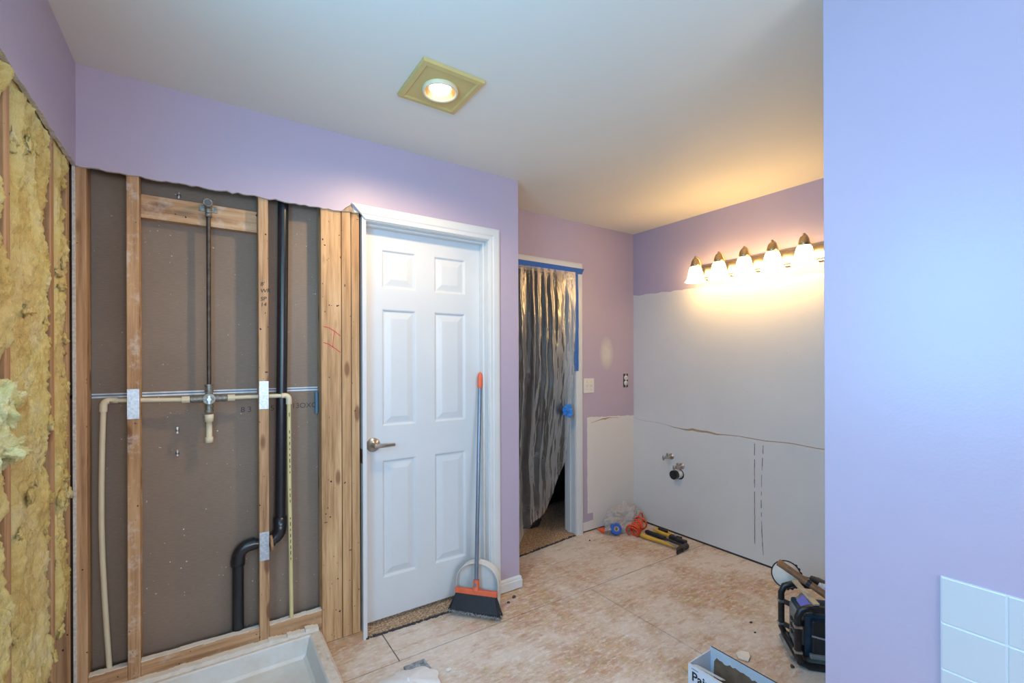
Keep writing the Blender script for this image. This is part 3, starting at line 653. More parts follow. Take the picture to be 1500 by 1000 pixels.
m.tube([(-0.3185, VY, VZ - 0.028), (-0.322, VY, 1.05), (-0.3245, VY, 0.90), (-0.325, VY, 0.75), (-0.322, VY, 0.60), (-0.316, VY, 0.45), (-0.309, VY, 0.30), (-0.303, VY, 0.19), (-0.300, VY, 0.05)], 0.0090, 12)
m.build('supply_pipe', 'cpvc', sp, 'cream plastic pipe bowing down at the left')
m = MB(); m.tube([(VX + 0.066, VY, VZ), (VX + 0.093, VY, VZ)], 0.0140, 14); m.tube([(VX + 0.09, VY, VZ), (0.295, VY, VZ + 0.001)], 0.0085, 12)
RY = VY - 0.022
m.tube([(0.20, VY, VZ + 0.001), (0.26, RY, VZ + 0.001), (0.300, RY, VZ + 0.001)], 0.0085, 12)
m.tube([(0.286, RY, VZ + 0.001), (0.300, RY, VZ + 0.001)] + arc((0.300, RY, VZ - 0.015), (1, 0, 0), (0, 0, 1), 0.016, R(90), 0, 6) + [(0.316, RY, VZ - 0.038)], 0.0120, 14)
m.tube([(0.316, RY, VZ - 0.03), (0.317, RY, 0.8), (0.321, RY, 0.5), (0.324, RY, 0.15)], 0.0085, 12, 1)
rp = m.build('supply_pipe', ['cpvc', 'cpvc_yellow'], sp, 'cream plastic pipe turning straight down at the right')
m = MB(); random.seed(2)
for i in range(26):
    z = 1.12 - i * 0.026; 
    if random.random() < 0.25: continue
    x = 0.316 + (1.2 - z) * 0.006; h_ = random.uniform(0.003, 0.009); m.box(x - 0.0012, x + 0.0016, RY - 0.0090, RY - 0.0080, z - h_, z + h_)
m.build('pipe_print', 'ink', rp, kind='stuff')

# ------------------------------------------------------------------ black drain pipe
dpy = 2.314; RA = 0.0235
dp = thing('drain_pipe', (0.118, dpy, 0.05), 'black plastic drain pipe jogging through a stud', 'pipe')
MB().tube([(0.3035, dpy, 2.36), (0.294, dpy, 1.40), (0.284, dpy, 0.640)], 0.0225, 20).build('upper_pipe', 'abs_black', dp)
m = MB(); m.lathe((0.2845, dpy, 0.640), (0, 0, 1), [(0.0225, 0.014), (0.0275, 0.014), (0.0275, -0.030)], 20)
m.tube([(0.2845, dpy, 0.612)] + arc((0.234, dpy - 0.004, 0.606), (1, 0, 0), (0, 0, -1), 0.050, 0, R(80), 8) + [(0.215, dpy - 0.006, 0.556)], 0.0265, 18)
m.build('elbow', 'abs_black', dp)
MB().tube([(0.262, dpy - 0.008, 0.553), (0.16, dpy - 0.006, 0.556)], 0.0225, 18).build('cross_pipe', 'abs_black', dp)
m = MB(); m.tube([(0.185, dpy - 0.006, 0.558)] + arc((0.168, dpy - 0.006, 0.506), (0, 0, 1), (-1, 0, 0), 0.050, 0, R(90), 8) + [(0.118, dpy, 0.480)], 0.0265, 18)
m.lathe((0.118, dpy, 0.480), (0, 0, 1), [(0.0225, -0.004), (0.0280, -0.004), (0.0280, 0.022), (0.026, 0.024)], 20)
m.build('elbow', 'abs_black', dp)
MB().tube([(0.118, dpy, 0.49), (0.118, dpy, 0.045)], 0.0225, 20).build('lower_pipe', 'abs_black', dp)
MB().lathe((0.2375, dpy - 0.045, 0.558), (1, 0.0, 0.05), [(0.0, 0), (0.034, 0), (0.034, 0.010), (0.0, 0.011)], 16).build('cut_stud_chip', 'wood_y', s3, 'round-cut wood edge where the pipe passes')

# ------------------------------------------------------------------ shower pan
sh = thing('shower_pan', (0.0, 1.85, 0), 'dusty off-white shower pan below the open studs', 'shower pan')
X0, X1, Y0, Y1, ZR, ZF = XL + 0.004, 0.445, 1.42, 2.246, 0.130, 0.045
def ring(i, z): return [(X0 + i, Y0 + i, z), (X1 - i, Y0 + i, z), (X1 - i, Y1 - i * 0.6, z), (X0 + i, Y1 - i * 0.6, z)]
rings = [ring(0.0, 0.001), ring(0.0, ZR - 0.022), ring(0.003, ZR - 0.018), ring(0.008, ZR - 0.018), ring(0.010, ZR - 0.006), ring(0.014, ZR - 0.001), ring(0.022, ZR), ring(0.052, ZR), ring(0.058, ZR - 0.006), ring(0.074, ZF + 0.012), ring(0.086, ZF), ring(0.30, ZF - 0.008)]
m = MB()
for q, (r0, r1) in enumerate(zip(rings, rings[1:])): m.add(r0 + r1, [(i, (i + 1) % 4, 4 + (i + 1) % 4, 4 + i) for i in range(4)], 1 if 2 <= q <= 6 else 0)
m.add(rings[-1], [(0, 1, 2, 3)]); m.build('basin', ['pan_acrylic', 'pan_rim_dusty'], sh)
m = MB(); random.seed(12); N = 44
for i in range(N):
    xa = X0 + (0.43 - X0) * i / N; xb = X0 + (0.43 - X0) * (i + 1) / N; h_ = 0.146 + 0.006 * fbm((i * 0.35, 0, 0)) 
    m.box(xa, xb, Y1 - 0.016 - 0.004 * random.random(), YS - 0.001, ZR - 0.003, h_ + (0.0 if i < 36 else random.uniform(-0.006, 0.004)))
m.build('caulk_bead', 'chip_white', sh, 'crumbly white caulk along the wall')
MB().lathe((0.02, 1.80, ZF - 0.0075), (0, 0, 1), [(0.045, 0), (0.045, 0.003), (0.0, 0.003)], 20).build('drain_cover', 'dull_steel', sh)

# ------------------------------------------------------------------ recessed ceiling light
rl = thing('recessed_light', (CX, CY, ZC), 'beige square recessed ceiling light, glowing warm', 'ceiling light')
m = MB(); S0, S1 = 0.128, 0.118
def sq(a, z, b=None): b = b or a; return [(CX - a, CY - b, z), (CX + a, CY - b, z), (CX + a, CY + b, z), (CX - a, CY + b, z)]
N = 32; rr = 0.069
circ = [(CX + rr * math.cos(2 * math.pi * k / N), CY + rr * math.sin(2 * math.pi * k / N)) for k in range(N)]
q0, q1, q2, q3 = sq(0.127, ZC - 0.0005, 0.135), sq(0.125, ZC - 0.013, 0.133), sq(0.107, ZC - 0.015, 0.115), sq(0.100, ZC - 0.010, 0.108)
for a, b in ((q0, q1), (q1, q2), (q2, q3)): m.add(a + b, [(i, (i + 1) % 4, 4 + (i + 1) % 4, 4 + i) for i in range(4)])
def sqp(k):
    a = 2 * math.pi * k / N; c_, s_ = math.cos(a), math.sin(a); t = min(0.100 / max(abs(c_), 1e-6), 0.108 / max(abs(s_), 1e-6)); return (CX + c_ * t, CY + s_ * t, ZC - 0.010)
O = [sqp(k) for k in range(N)]; I = [(x, y, ZC - 0.010) for x, y in circ]
m.add(O + I, [(k, (k + 1) % N, N + (k + 1) % N, N + k) for k in range(N)])
for sx, sy in ((1, 1), (-1, 1), (-1, -1), (1, -1)):
    ca = math.atan2(sy * 0.108, sx * 0.100) % (2 * math.pi); k0 = int(ca / (2 * math.pi / N)); m.add([O[k0], (CX + sx * 0.100, CY + sy * 0.108, ZC - 0.010), O[(k0 + 1) % N]], [(0, 1, 2)])
m.build('trim_plate', 'beige_trim', rl)
MB().lathe((CX, CY, ZC), (0, 0, -1), [(0.069, 0.008), (0.070, 0.020), (0.068, 0.025), (0.062, 0.025), (0.059, 0.020)], 36).build('ring', 'ring_cream', rl)
MB().lathe((CX, CY, ZC), (0, 0, -1), [(0.059, 0.020), (0.057, 0.0), (0.056, -0.09), (0.0, -0.09)], 36).build('reflector', 'bronze', rl)
MB().lathe((CX, CY, ZC), (0, 0, -1), [(0.020, -0.055), (0.040, -0.005), (0.043, 0.008), (0.036, 0.016), (0.018, 0.020), (0.0, 0.021)], 28).build('bulb', 'bulb_glow', rl, 'glowing flood bulb')
d = bpy.data.lights.new('can_lamp', 'SPOT'); d.energy = 29; d.color = (1.0, 0.70, 0.38); d.shadow_soft_size = 0.040; d.spot_size = R(165); d.spot_blend = 0.6
o = bpy.data.objects.new('can_lamp', d); COL.objects.link(o); o.location = (CX, CY, ZC - 0.06)

# ------------------------------------------------------------------ vanity light bar
vl = thing('vanity_light', (XV, 1.63, 2.0), 'five-bulb vanity light bar with frosted bell shades', 'wall light')
m = MB(); a, b = 1.195, 2.065
prof = [(0.0, -0.058), (0.010, -0.058), (0.016, -0.050), (0.016, -0.044), (0.030, -0.036), (0.034, 0.0), (0.030, 0.036), (0.016, 0.044), (0.016, 0.050), (0.010, 0.058), (0.0, 0.058)]
k = len(prof); P0 = [(XV - d_, a, 2.0 + z) for d_, z in prof]; P1 = [(XV - d_, b, 2.0 + z) for d_, z in prof]
m.add(P0 + P1, [(i, (i + 1) % k, k + (i + 1) % k, k + i) for i in range(k)] + [tuple(range(k)), tuple(range(k, 2 * k))])
m.build('backplate', 'nickel', vl)
for yv in (1.990, 1.810, 1.632, 1.452, 1.270):
    SXc = XV - 0.120
    MB().tube([(XV - 0.03, yv - 0.004, 1.985), (XV - 0.05, yv - 0.004, 1.99), (XV - 0.056, yv - 0.003, 2.03), (XV - 0.060, yv, 2.065), (XV - 0.078, yv, 2.090), (XV - 0.10, yv, 2.099), (SXc, yv, 2.096)], [0.009, 0.007, 0.006, 0.006, 0.006, 0.006, 0.006], 10).build('arm', 'bronze', vl)
    MB().lathe((SXc, yv, 2.108), (0, 0, -1), [(0.0, 0), (0.007, 0.003), (0.008, 0.008), (0.004, 0.013), (0.011, 0.016), (0.020, 0.023), (0.026, 0.036), (0.031, 0.056), (0.037, 0.076), (0.033, 0.077)], 20).build('socket_cup', 'bronze', vl)
    MB().lathe((SXc, yv, 2.032), (0, 0, -1), [(0.032, 0), (0.040, 0.012), (0.046, 0.035), (0.050, 0.060), (0.056, 0.085), (0.066, 0.102), (0.072, 0.108), (0.070, 0.109), (0.063, 0.101), (0.052, 0.083), (0.044, 0.04), (0.028, 0.002)], 28).build('bell_shade', 'shade_glow', vl, 'glowing frosted glass bell shade')

# ------------------------------------------------------------------ switch, outlet
sw = thing('light_switch', (2.531, YA, 1.16), 'white double switch plate beside the taped doorway', 'switch')
MB().box(2.474, 2.588, YA - 0.006, YA - 0.0002, 1.102, 1.218, 0, 0.003).build('cover_plate', 'plate_white', sw)
for x in (2.508, 2.554):
    MB().box(x - 0.005, x + 0.005, YA - 0.016, YA - 0.006, 1.152, 1.170, 0, 0.002).build('toggle', 'plate_white', sw)
    for z in (1.130, 1.190): MB().lathe((x, YA - 0.006, z), (0, -1, 0), [(0.0035, 0), (0.003, 0.0012), (0, 0.0014)], 8).build('screw', 'bronze', sw)
ot = thing('electrical_outlet', (2.958, YA, 1.19), 'uncovered duplex outlet in its dark box near the corner', 'outlet')
MB().box(2.930, 2.986, YA - 0.0015, YA + 0.004, 1.133, 1.247, 0, 0.001).build('wall_box', 'box_dark', ot)
for z in (1.168, 1.212):
    f_ = MB().lathe((2.958, YA - 0.0015, z), (0, -1, 0), [(0.0205, 0), (0.0195, 0.008), (0.0, 0.008)], 14).build('receptacle', 'plate_white', ot)
    m = MB(); m.box(2.950, 2.9525, YA - 0.0100, YA - 0.0094, z - 0.004, z + 0.007); m.box(2.9635, 2.966, YA - 0.0100, YA - 0.0094, z - 0.004, z + 0.007); m.build('slots', 'ink', f_)
MB().box(2.952, 2.964, YA - 0.004, YA - 0.0015, 1.136, 1.245).build('yoke', 'galvanised', ot)

# ------------------------------------------------------------------ pipe stubs in the vanity wall
def stop_valve(y, z, label, hy):
    t = thing('shutoff_valve', (XV, y, z), label, 'valve', 'shutoff valves under the missing vanity')
    MB().lathe((XV, y, z), (-1, 0, 0), [(0.024, 0.0004), (0.022, 0.004), (0.010, 0.006), (0.008, 0.045)], 18).build('escutcheon', 'nickel', t)
    m = MB().tube([(XV - 0.030, y, z), (XV - 0.075, y, z)], 0.0115, 12); m.tube([(XV - 0.055, y, z), (XV - 0.055, y, z + 0.032)], [0.009, 0.0075], 10); m.tube([(XV - 0.070, y, z), (XV - 0.092, y, z)], 0.006, 8); m.build('valve_body', 'nickel', t)
    bm = bmesh.new(); bmesh.ops.create_uvsphere(bm, u_segments=14, v_segments=8, radius=1); MM = Matrix.Translation((XV - 0.098, y, z)) @ Matrix.Diagonal((0.006, 0.0115, 0.021, 1))
    MB().bm(bm, 0, True, MM).build('oval_knob', 'dull_steel', t)
stop_valve(2.290, 0.600, 'chrome shutoff valve on the white wall, upper one', 0)
stop_valve(2.195, 0.540, 'chrome shutoff valve just above the black drain stub', 0)
ds = thing('drain_stub', (XV, 2.215, 0.475), 'open black drain stub with white collar in wall', 'pipe')
MB().lathe((XV, 2.215, 0.475), (-1, 0, 0), [(0.040, 0.0005), (0.040, 0.002), (0.0, 0.002)], 24).build('stub_shadow', 'ink', ds)  # dark disc painted as the shadow around the stub
MB().tube([(XV - 0.002, 2.218, 0.478), (XV - 0.045, 2.218, 0.478)], 0.0335, 24).build('collar', 'cloth_white', ds)
MB().tube([(XV - 0.045, 2.218, 0.478), (XV - 0.075, 2.219, 0.478)], 0.0345, 24).build('pipe_end', 'abs_black', ds)

# ------------------------------------------------------------------ plastic sheet, blue tape
FOLDS = [(0.03, 0.02, 0.02), (0.11, 0.016, 0.035), (0.19, 0.02, -0.02), (0.26, 0.014, 0.04), (0.335, 0.02, 0.03), (0.40, 0.012, -0.02), (0.46, 0.012, 0.035), (0.52, 0.022, 0.03), (0.60, 0.014, 0.03), (0.68, 0.02, 0.025), (0.78, 0.04, 0.018), (0.90, 0.03, 0.012)]
def sheet():
    m = MB(); NU, NV = 150, 120
    xr = lambda z: 2.378 if z > 1.27 else 2.378 - 0.103 * min(1, ((1.27 - z) / 0.65)) ** 1.2
    def zb(x):
        K = [(1.60, 0.03), (1.80, 0.06), (1.87, 0.11), (1.932, 0.204), (2.038, 0.237), (2.095, 0.294), (2.275, 0.615), (2.40, 0.85)]
        for (a, za), (b, zb_) in zip(K, K[1:]):
            if x <= b: return za + (zb_ - za) * (x - a) / (b - a)
        return K[-1][1]
    V = []
    for j in range(NV + 1):
        t = j / NV
        for i in range(NU + 1):
            u = i / NU; x0 = 1.600 + u * 0.778
            ze = zb(1.600 + u * 0.675); z = 2.040 + (ze - 2.040) * t
            x = 1.600 + u * (xr(z) - 1.600)
            a = min(1, t * 5) 
            lean = 0.35 * t * (1 - u)
            ph = u * 1.0 + 0.05 * fbm((u * 3, z * 0.8, 5))
            g = 0.0
            for cu, wd0, am in FOLDS:
                cc = cu + 0.05 * t * (0.5 - cu) + 0.02 * fbm((cu * 7, z * 1.1, 4)); ww = wd0 * (1.1 + 1.6 * t)
                g += am * math.exp(-((u - cc) / ww) ** 2) * (0.85 - 0.35 * t)
            y = 2.646 - a * g + a * (0.014 * fbm((u * 5, z * 0.9, 2)) + 0.010 * fbm((u * 11, z * 2.2, 7)) + 0.002 * fbm((u * 34, z * 9, 7)))
            y = min(y, 2.6505) if u > 0.9 and z > 1.2 else y
            x += a * 0.006 * fbm((u * 9, z * 2, 11)) * (1 - u)
            y -= 0.035 * max(0, t - 0.55) * (1 - u)
            V.append((x, y + 0.005 * a, z))
    fs = [(j * (NU + 1) + i, j * (NU + 1) + i + 1, (j + 1) * (NU + 1) + i + 1, (j + 1) * (NU + 1) + i) for j in range(NV) for i in range(NU)]
    return m.add(V, fs, 0, True)
ps = sheet().build('plastic_sheet', 'sheet_plastic', None, 'clear plastic dust sheet hanging in folds over the doorway', 'plastic sheet', fix=False)
def tapestrip(name, pts, label):
    m = MB().prism(pts, lambda u, v, d: (u, d, v), 2.6512, 2.6520); return m.build(name, 'blue_tape', None, label, 'tape')
tapestrip('masking_tape', [(1.57, 2.080), (2.10, 2.078), (2.474, 2.076), (2.458, 2.052), (2.448, 2.031), (2.10, 2.030), (1.57, 2.032)], 'blue tape strip across the top of the doorway casing')
rnd = random.Random(4)
Lp = [(2.378 + (0.006 if z < 1.9 and z > 1.55 else 0) + rnd.uniform(-.003, .003) - (0.012 if z < 1.5 else 0), z) for z in [2.03 - 0.05 * i for i in range(16)]]
Rp = [(2.408 + rnd.uniform(-.002, .002) + (0.002 if z < 1.9 else -0.004), z) for z in [2.03 - 0.05 * i for i in range(16)]]
tapestrip('masking_tape', Lp + Rp[::-1], 'blue tape strip running down the right doorway casing')
m = MB(); bm = bmesh.new(); bmesh.ops.create_icosphere(bm, subdivisions=4, radius=1)
for v in bm.verts:
    k_ = 1 + 0.6 * fbm(v.co * 1.5, 4) + 0.35 * fbm(v.co * 5, 3); v.co = Vector((2.277 + v.co.x * k_ * 0.040, 2.622 + v.co.y * k_ * 0.016, 0.985 + v.co.z * k_ * 0.042))
m.bm(bm, 0); m.build('tape_wad', 'blue_tape_wad', None, 'crumpled wad of blue tape stuck on the plastic sheet', 'tape')

# soft black bags in the dark room
def softbag(c, s, seed, label):
    bm = bmesh.new(); bmesh.ops.create_cube(bm, size=2); bmesh.ops.subdivide_edges(bm, edges=bm.edges[:], cuts=9, use_grid_fill=True)
    for v in bm.verts:
        q = v.co.copy(); k_ = q.normalized() * 1.28; q = q * 0.5 + k_ * 0.5; q *= 1 + 0.18 * fbm(q * 1.7 + Vector((seed, 0, 0)), 4); v.co = Vector((c[0] + q.x * s[0], c[1] + q.y * s[1], max(0.0125, c[2] + q.z * s[2])))
    t = thing('soft_bag', (c[0], c[1], 0.0125), label, 'bag')
    MB().bm(bm, 0, True).build('bag_body', 'black_fabric', t)
    MB().tube(arc((c[0], c[1], c[2] + s[2] * 0.95), (1, 0, 0), (0, 0, 1), s[0] * 0.45, 0, math.pi, 10), 0.008, 8).build('carry_strap', 'black_rubber', t)
softbag((2.19, 3.02, 0.07), (0.085, 0.07, 0.06), 3, 'small black bag on carpet below the plastic hem')
softbag((2.66, 3.50, 0.20), (0.22, 0.22, 0.17), 8, 'large dark bag deep in the unlit room')

# ------------------------------------------------------------------ broom and dustpan
HD = Vector((0.662, -0.749, 0)); B0 = Vector((1.197, 2.134, 0.0)); BT = Vector((1.331, 2.308, 1.302)); AXB = (BT - B0).normalized()
HN = Vector((-0.749, -0.662, 0))
br_ = thing('broom', tuple(B0), 'angle broom with black bristles leaning on the door casing', 'broom')
P = lambda t: B0 + AXB * t
MB().tube([P(0.165), P(1.24)], 0.0112, 16).build('pole', 'broom_pole', br_)
m = MB().tube([P(1.218), P(1.235), P(1.275), P(1.30), P(1.312)], [0.0120, 0.0150, 0.0150, 0.0120, 0.004], 14); m.build('grip', 'orange_plastic', br_, 'orange end grip')
HC = P(0.118); m = MB()
m.obox(HC, HD, AXB, HD.cross(AXB), 0.118, 0.0135, 0.014, 0, 0.004)
m.tube([HC + AXB * 0.008, HC + AXB * 0.030, HC + AXB * 0.062], [0.022, 0.017, 0.0155], 16)
hd = m.build('broom_head', 'orange_plastic', br_, 'orange broom head and socket')
MB().obox(HC + AXB * 0.030 + HN * 0.0155, HD, AXB, HN, 0.006, 0.020, 0.002, 0, 0.001).build('socket_clip', 'broom_pole', hd)
rnd = random.Random(9); m = MB(); m2 = MB(); F = HD.cross(AXB)
if F.dot(HN) < 0: F = -F
for i in range(900):
    u = rnd.uniform(-1, 1); w_ = rnd.uniform(-1, 1)
    top = HC + HD * (u * 0.112) + F * (w_ * 0.010) - AXB * 0.010
    bu = u * 0.150 + rnd.uniform(-0.004, 0.004); bot = B0 + HD * bu + F * (0.012 + w_ * 0.028) + Vector((0, 0, 0.004 + rnd.uniform(0, 0.010) + 0.005 * (1 - u)))
    mid = (top + bot) / 2 + Vector((rnd.uniform(-.003, .003), rnd.uniform(-.003, .003), 0))
    r_ = 0.0014
    ax = HD * r_; ay = F * r_
    def tri(p): return [p + ax, p - ax * 0.5 + ay * 0.87, p - ax * 0.5 - ay * 0.87]
    bot2 = mid + (bot - mid) * 0.86
    m.add(tri(top) + tri(mid) + tri(bot2), [(0, 1, 4, 3), (1, 2, 5, 4), (2, 0, 3, 5), (3, 4, 7, 6), (4, 5, 8, 7), (5, 3, 6, 8)], 0)
    m.add(tri(bot2) + tri(bot), [(0, 1, 4, 3), (1, 2, 5, 4), (2, 0, 3, 5)], 1)
core = []
for t, wd_, th in ((0, 0.108, 0.009), (1, 0.132, 0.022)):
    c0 = HC - AXB * 0.008 if t == 0 else B0 + F * 0.012 + Vector((0, 0, 0.028))
    core += [c0 - HD * wd_ - F * th, c0 + HD * wd_ - F * th, c0 + HD * wd_ + F * th, c0 - HD * wd_ + F * th]
m.add(core, [(0, 1, 2, 3), (4, 5, 6, 7), (0, 1, 5, 4), (1, 2, 6, 5), (2, 3, 7, 6), (3, 0, 4, 7)], 0)
m.build('bristles', ['bristle', 'bristle_dust'], br_, 'flared black bristles with dusty tips', kind='stuff', fix=False)
dp_ = thing('dustpan', (1.22, 2.17, 0.0), 'white upright dustpan clipped behind the broom', 'dustpan')
DN = Vector((0.749, 0.662, 0)); C0 = Vector((1.208, 2.150, 0)) + DN * 0.030
def dpt(u, z, d=0.0): return C0 + HD * u + DN * (d + 0.10 * z) + Vector((0, 0, z))
outl = [(-0.118, 0.03), (-0.120, 0.13)] + [(0.120 * math.cos(a_), 0.160 + 0.100 * math.sin(a_)) for a_ in [math.pi - math.pi * i / 16 for i in range(17)]] + [(0.120, 0.13), (0.118, 0.03)]
m = MB(); k = len(outl)
m.prism(outl, lambda u, v, d_: dpt(u, v, d_), 0.022, 0.025)
m.build('pan_back', 'dustpan_white', dp_)
m = MB(); inn = [(u * 0.985, 0.03 + (v - 0.03) * 0.985) for u, v in outl]
A = [dpt(u, v, 0.022) for u, v in outl]; B = [dpt(u, v, -0.028) for u, v in outl]; C2 = [dpt(u, v, -0.028) for u, v in inn]; D2 = [dpt(u, v, 0.022) for u, v in inn]
vs = A + B + C2 + D2; fs = []
for i in range(k - 1):
    for q in range(4): a_, b_ = q * k, ((q + 1) % 4) * k; fs.append((a_ + i, a_ + i + 1, b_ + i + 1, b_ + i))
m.add(vs, fs); m.build('pan_rim', 'dustpan_white', dp_)
m = MB(); tp = dpt(-0.012, 0.262, 0.0)
m.obox(dpt(-0.014, 0.315, 0.008), HD, DN * 0.1 + Vector((0, 0, 1)), DN, 0.013, 0.062, 0.005, 0, 0.003)
hdl = m.build('pan_handle', 'dustpan_white', dp_)
m = MB()
for z in (0.325, 0.345): m.lathe(dpt(-0.020, z, 0.0025), -DN, [(0.0, 0), (0.004, 0.0006), (0.004, -0.001)], 8)
m.build('handle_hole', 'chip_dark', hdl)

# ------------------------------------------------------------------ bag of cord and tape in the corner
m = MB(); bm = bmesh.new(); bmesh.ops.create_icosphere(bm, subdivisions=6, radius=1)
for v in bm.verts:
    q = v.co; k_ = 1 + 0.35 * fbm(q * 1.3 + Vector((4, 0, 0)), 3) + 0.22 * fbm(q * 3.0, 3) + 0.07 * fbm(q * 8 + Vector((2, 0, 0)), 2)
    v.co = Vector((2.80 + q.x * k_ * 0.185, 2.555 + q.y * k_ * 0.085, max(0.0015 + 0.004 * abs(q.x), 0.060 + q.z * k_ * (0.120 if q.z > 0 else 0.070))))
    v.co.y = min(v.co.y, 2.663)
m.bm(bm, 0, True); m.build('plastic_bag', 'bag_plastic', None, 'crumpled clear plastic bag in the corner holding the orange cord', 'bag', fix=False)
m = MB(); rnd = random.Random(14); base = Vector((2.812, 2.432, 0.050)); axd = Vector((0.86, 0.30, 0.16)).normalized(); sa = axd.cross(Vector((0, 0, 1))).normalized(); sb = sa.cross(axd)
pts = []
for i in range(520):
    t = i / 520; a_ = t * 2 * math.pi * 13; off = -0.075 + 0.15 * (0.5 + 0.5 * math.sin(t * 17)); r_ = 0.042 + 0.010 * math.sin(t * 31) 
    pts.append(base + axd * off + (sa * math.cos(a_) * 1.05 + sb * math.sin(a_)) * r_)
m.tube(pts, 0.0048, 7)
m.tube(arc(base + axd * 0.085 + sb * 0.02, axd, sb, 0.055, R(-70), R(130), 14), 0.005, 8)
m.tube(arc(base - axd * 0.085, sa, (sb + axd * -0.3), 0.046, R(-140), R(170), 18), 0.0048, 8)
co = m.build('extension_cord', 'orange_cord', None, 'orange extension cord coiled inside the clear bag', 'cord')
tr_ = thing('tape_roll', (2.652, 2.500, 0.0), 'blue roll of tape at the front of the clear bag', 'tape roll')
ta = Vector((-0.35, -0.75, 0.35)).normalized()
MB().lathe((2.652, 2.500, 0.048), ta, [(0.020, -0.018), (0.042, -0.018), (0.044, -0.012), (0.044, 0.012), (0.042, 0.018), (0.020, 0.018), (0.020, -0.018)], 28).build('tape_wrap', 'tape_blue_roll', tr_)
MB().lathe((2.652, 2.500, 0.048), ta, [(0.0195, -0.0175), (0.0195, 0.0175), (0.016, 0.0175), (0.016, -0.0175), (0.0195, -0.0175)], 20).build('core', 'card_edge', tr_)
fu = thing('funnel_cap', (2.59, 2.58, 0.0), 'orange-red cone cap lying beside the blue tape roll', 'cap')
MB().lathe((2.572, 2.605, 0.030), (0.55, -0.55, -0.12), [(0.0, 0), (0.010, 0.0), (0.013, 0.010), (0.024, 0.040), (0.026, 0.046), (0.023, 0.046), (0.0, 0.03)], 20).build('cone', 'orange_cord', fu)
MB().lathe((2.572, 2.605, 0.030), (-0.55, 0.55, 0.12), [(0.0095, -0.002), (0.0075, 0.012), (0.0, 0.013)], 14).build('tip', 'orange_plastic', fu)

# ------------------------------------------------------------------ hand tools on the floor
ch = thing('claw_hammer', (2.80, 2.19, 0.0), 'claw hammer with yellow handle, nearest of the floor tools', 'hammer')
hp = [Vector((2.772, 2.372, 0.018)), Vector((2.778, 2.30, 0.020)), Vector((2.788, 2.22, 0.020)), Vector((2.797, 2.13, 0.021)), Vector((2.806, 2.035, 0.022))]
MB().tube(hp, [0.013, 0.0155, 0.0135, 0.0125, 0.012], 12).build('handle', 'yellow_plastic', ch)
MB().tube([hp[0] + Vector((-0.001, 0.012, 0)), hp[0] + Vector((0, -0.02, 0.001))], [0.0125, 0.0150], 12).build('butt_cap', 'brown_handle', ch)
MB().tube([hp[3] + Vector((-0.0, 0.05, 0.0045)), hp[4] + Vector((0.0, 0.015, 0.0005))], [0.0105, 0.0150], 12).build('neck_guard', 'dull_steel', ch)
m = MB(); hc = Vector((2.808, 2.020, 0.024))
m.tube([hc + Vector((-0.010, 0.0, 0)), hc + Vector((0.012, 0, 0)), hc + Vector((0.034, 0.003, 0)), hc + Vector((0.040, 0.003, 0)), hc + Vector((0.066, 0.006, 0)), hc + Vector((0.072, 0.006, 0))], [0.021, 0.020, 0.015, 0.019, 0.021, 0.018], 14)
for s_ in (-1, 1):
    m.tube([hc + Vector((-0.004, 0, s_ * 0.006)), hc + Vector((-0.036, -0.003, s_ * 0.009)), hc + Vector((-0.064, -0.012, s_ * 0.011)), hc + Vector((-0.084, -0.026, s_ * 0.012))], [0.017, 0.013, 0.009, 0.005], 10)
m.build('hammer_head', 'dark_steel', ch, 'dark steel claw head')
pb = thing('pry_tool', (2.86, 2.23, 0.0), 'tool with thick black grip lying beside the yellow hammer', 'tool')
MB().tube([(2.853, 2.375, 0.022), (2.855, 2.36, 0.024), (2.858, 2.26, 0.024), (2.861, 2.20, 0.023)], [0.013, 0.018, 0.018, 0.015], 14).build('grip', 'black_rubber', pb)
m = MB().tube([(2.861, 2.205, 0.022), (2.868, 2.10, 0.018)], [0.010, 0.009], 10); m.obox((2.870, 2.085, 0.016), (1, 0, 0), (0, 1, 0), (0, 0, 1), 0.019, 0.026, 0.004, 0, 0.002); m.build('shank', 'dark_steel', pb)
sn = thing('tin_snips', (2.92, 2.22, 0.0), 'yellow and black tin snips lying nearest the vanity wall', 'snips')
for s_, mt in ((-1, 'yellow_plastic'), (1, 'yellow_plastic')):
    MB().tube([(2.945 + 0.012 * s_, 2.200, 0.024), (2.950 + 0.024 * s_, 2.26, 0.026), (2.952 + 0.026 * s_, 2.32, 0.026), (2.955 + 0.016 * s_, 2.365, 0.024)], [0.010, 0.013, 0.014, 0.010], 10).build('handle', mt, sn)
m = MB(); m.tube([(2.950, 2.25, 0.040), (2.955, 2.33, 0.040)], [0.010, 0.012], 10); m.obox((2.935, 2.165, 0.022), (1, 0.2, 0), (-0.2, 1, 0), (0, 0, 1), 0.022, 0.045, 0.016, 0, 0.006); m.obox((2.922, 2.10, 0.022), (1, 0.2, 0), (-0.2, 1, 0), (0, 0, 1), 0.018, 0.036, 0.014, 0, 0.006)
m.build('jaws', 'black_rubber', sn)
MB().lathe((2.938, 2.165, 0.038), (0, 0, 1), [(0.009, 0), (0.009, 0.004), (0.0, 0.005)], 12).build('pivot_bolt', 'dull_steel', sn)

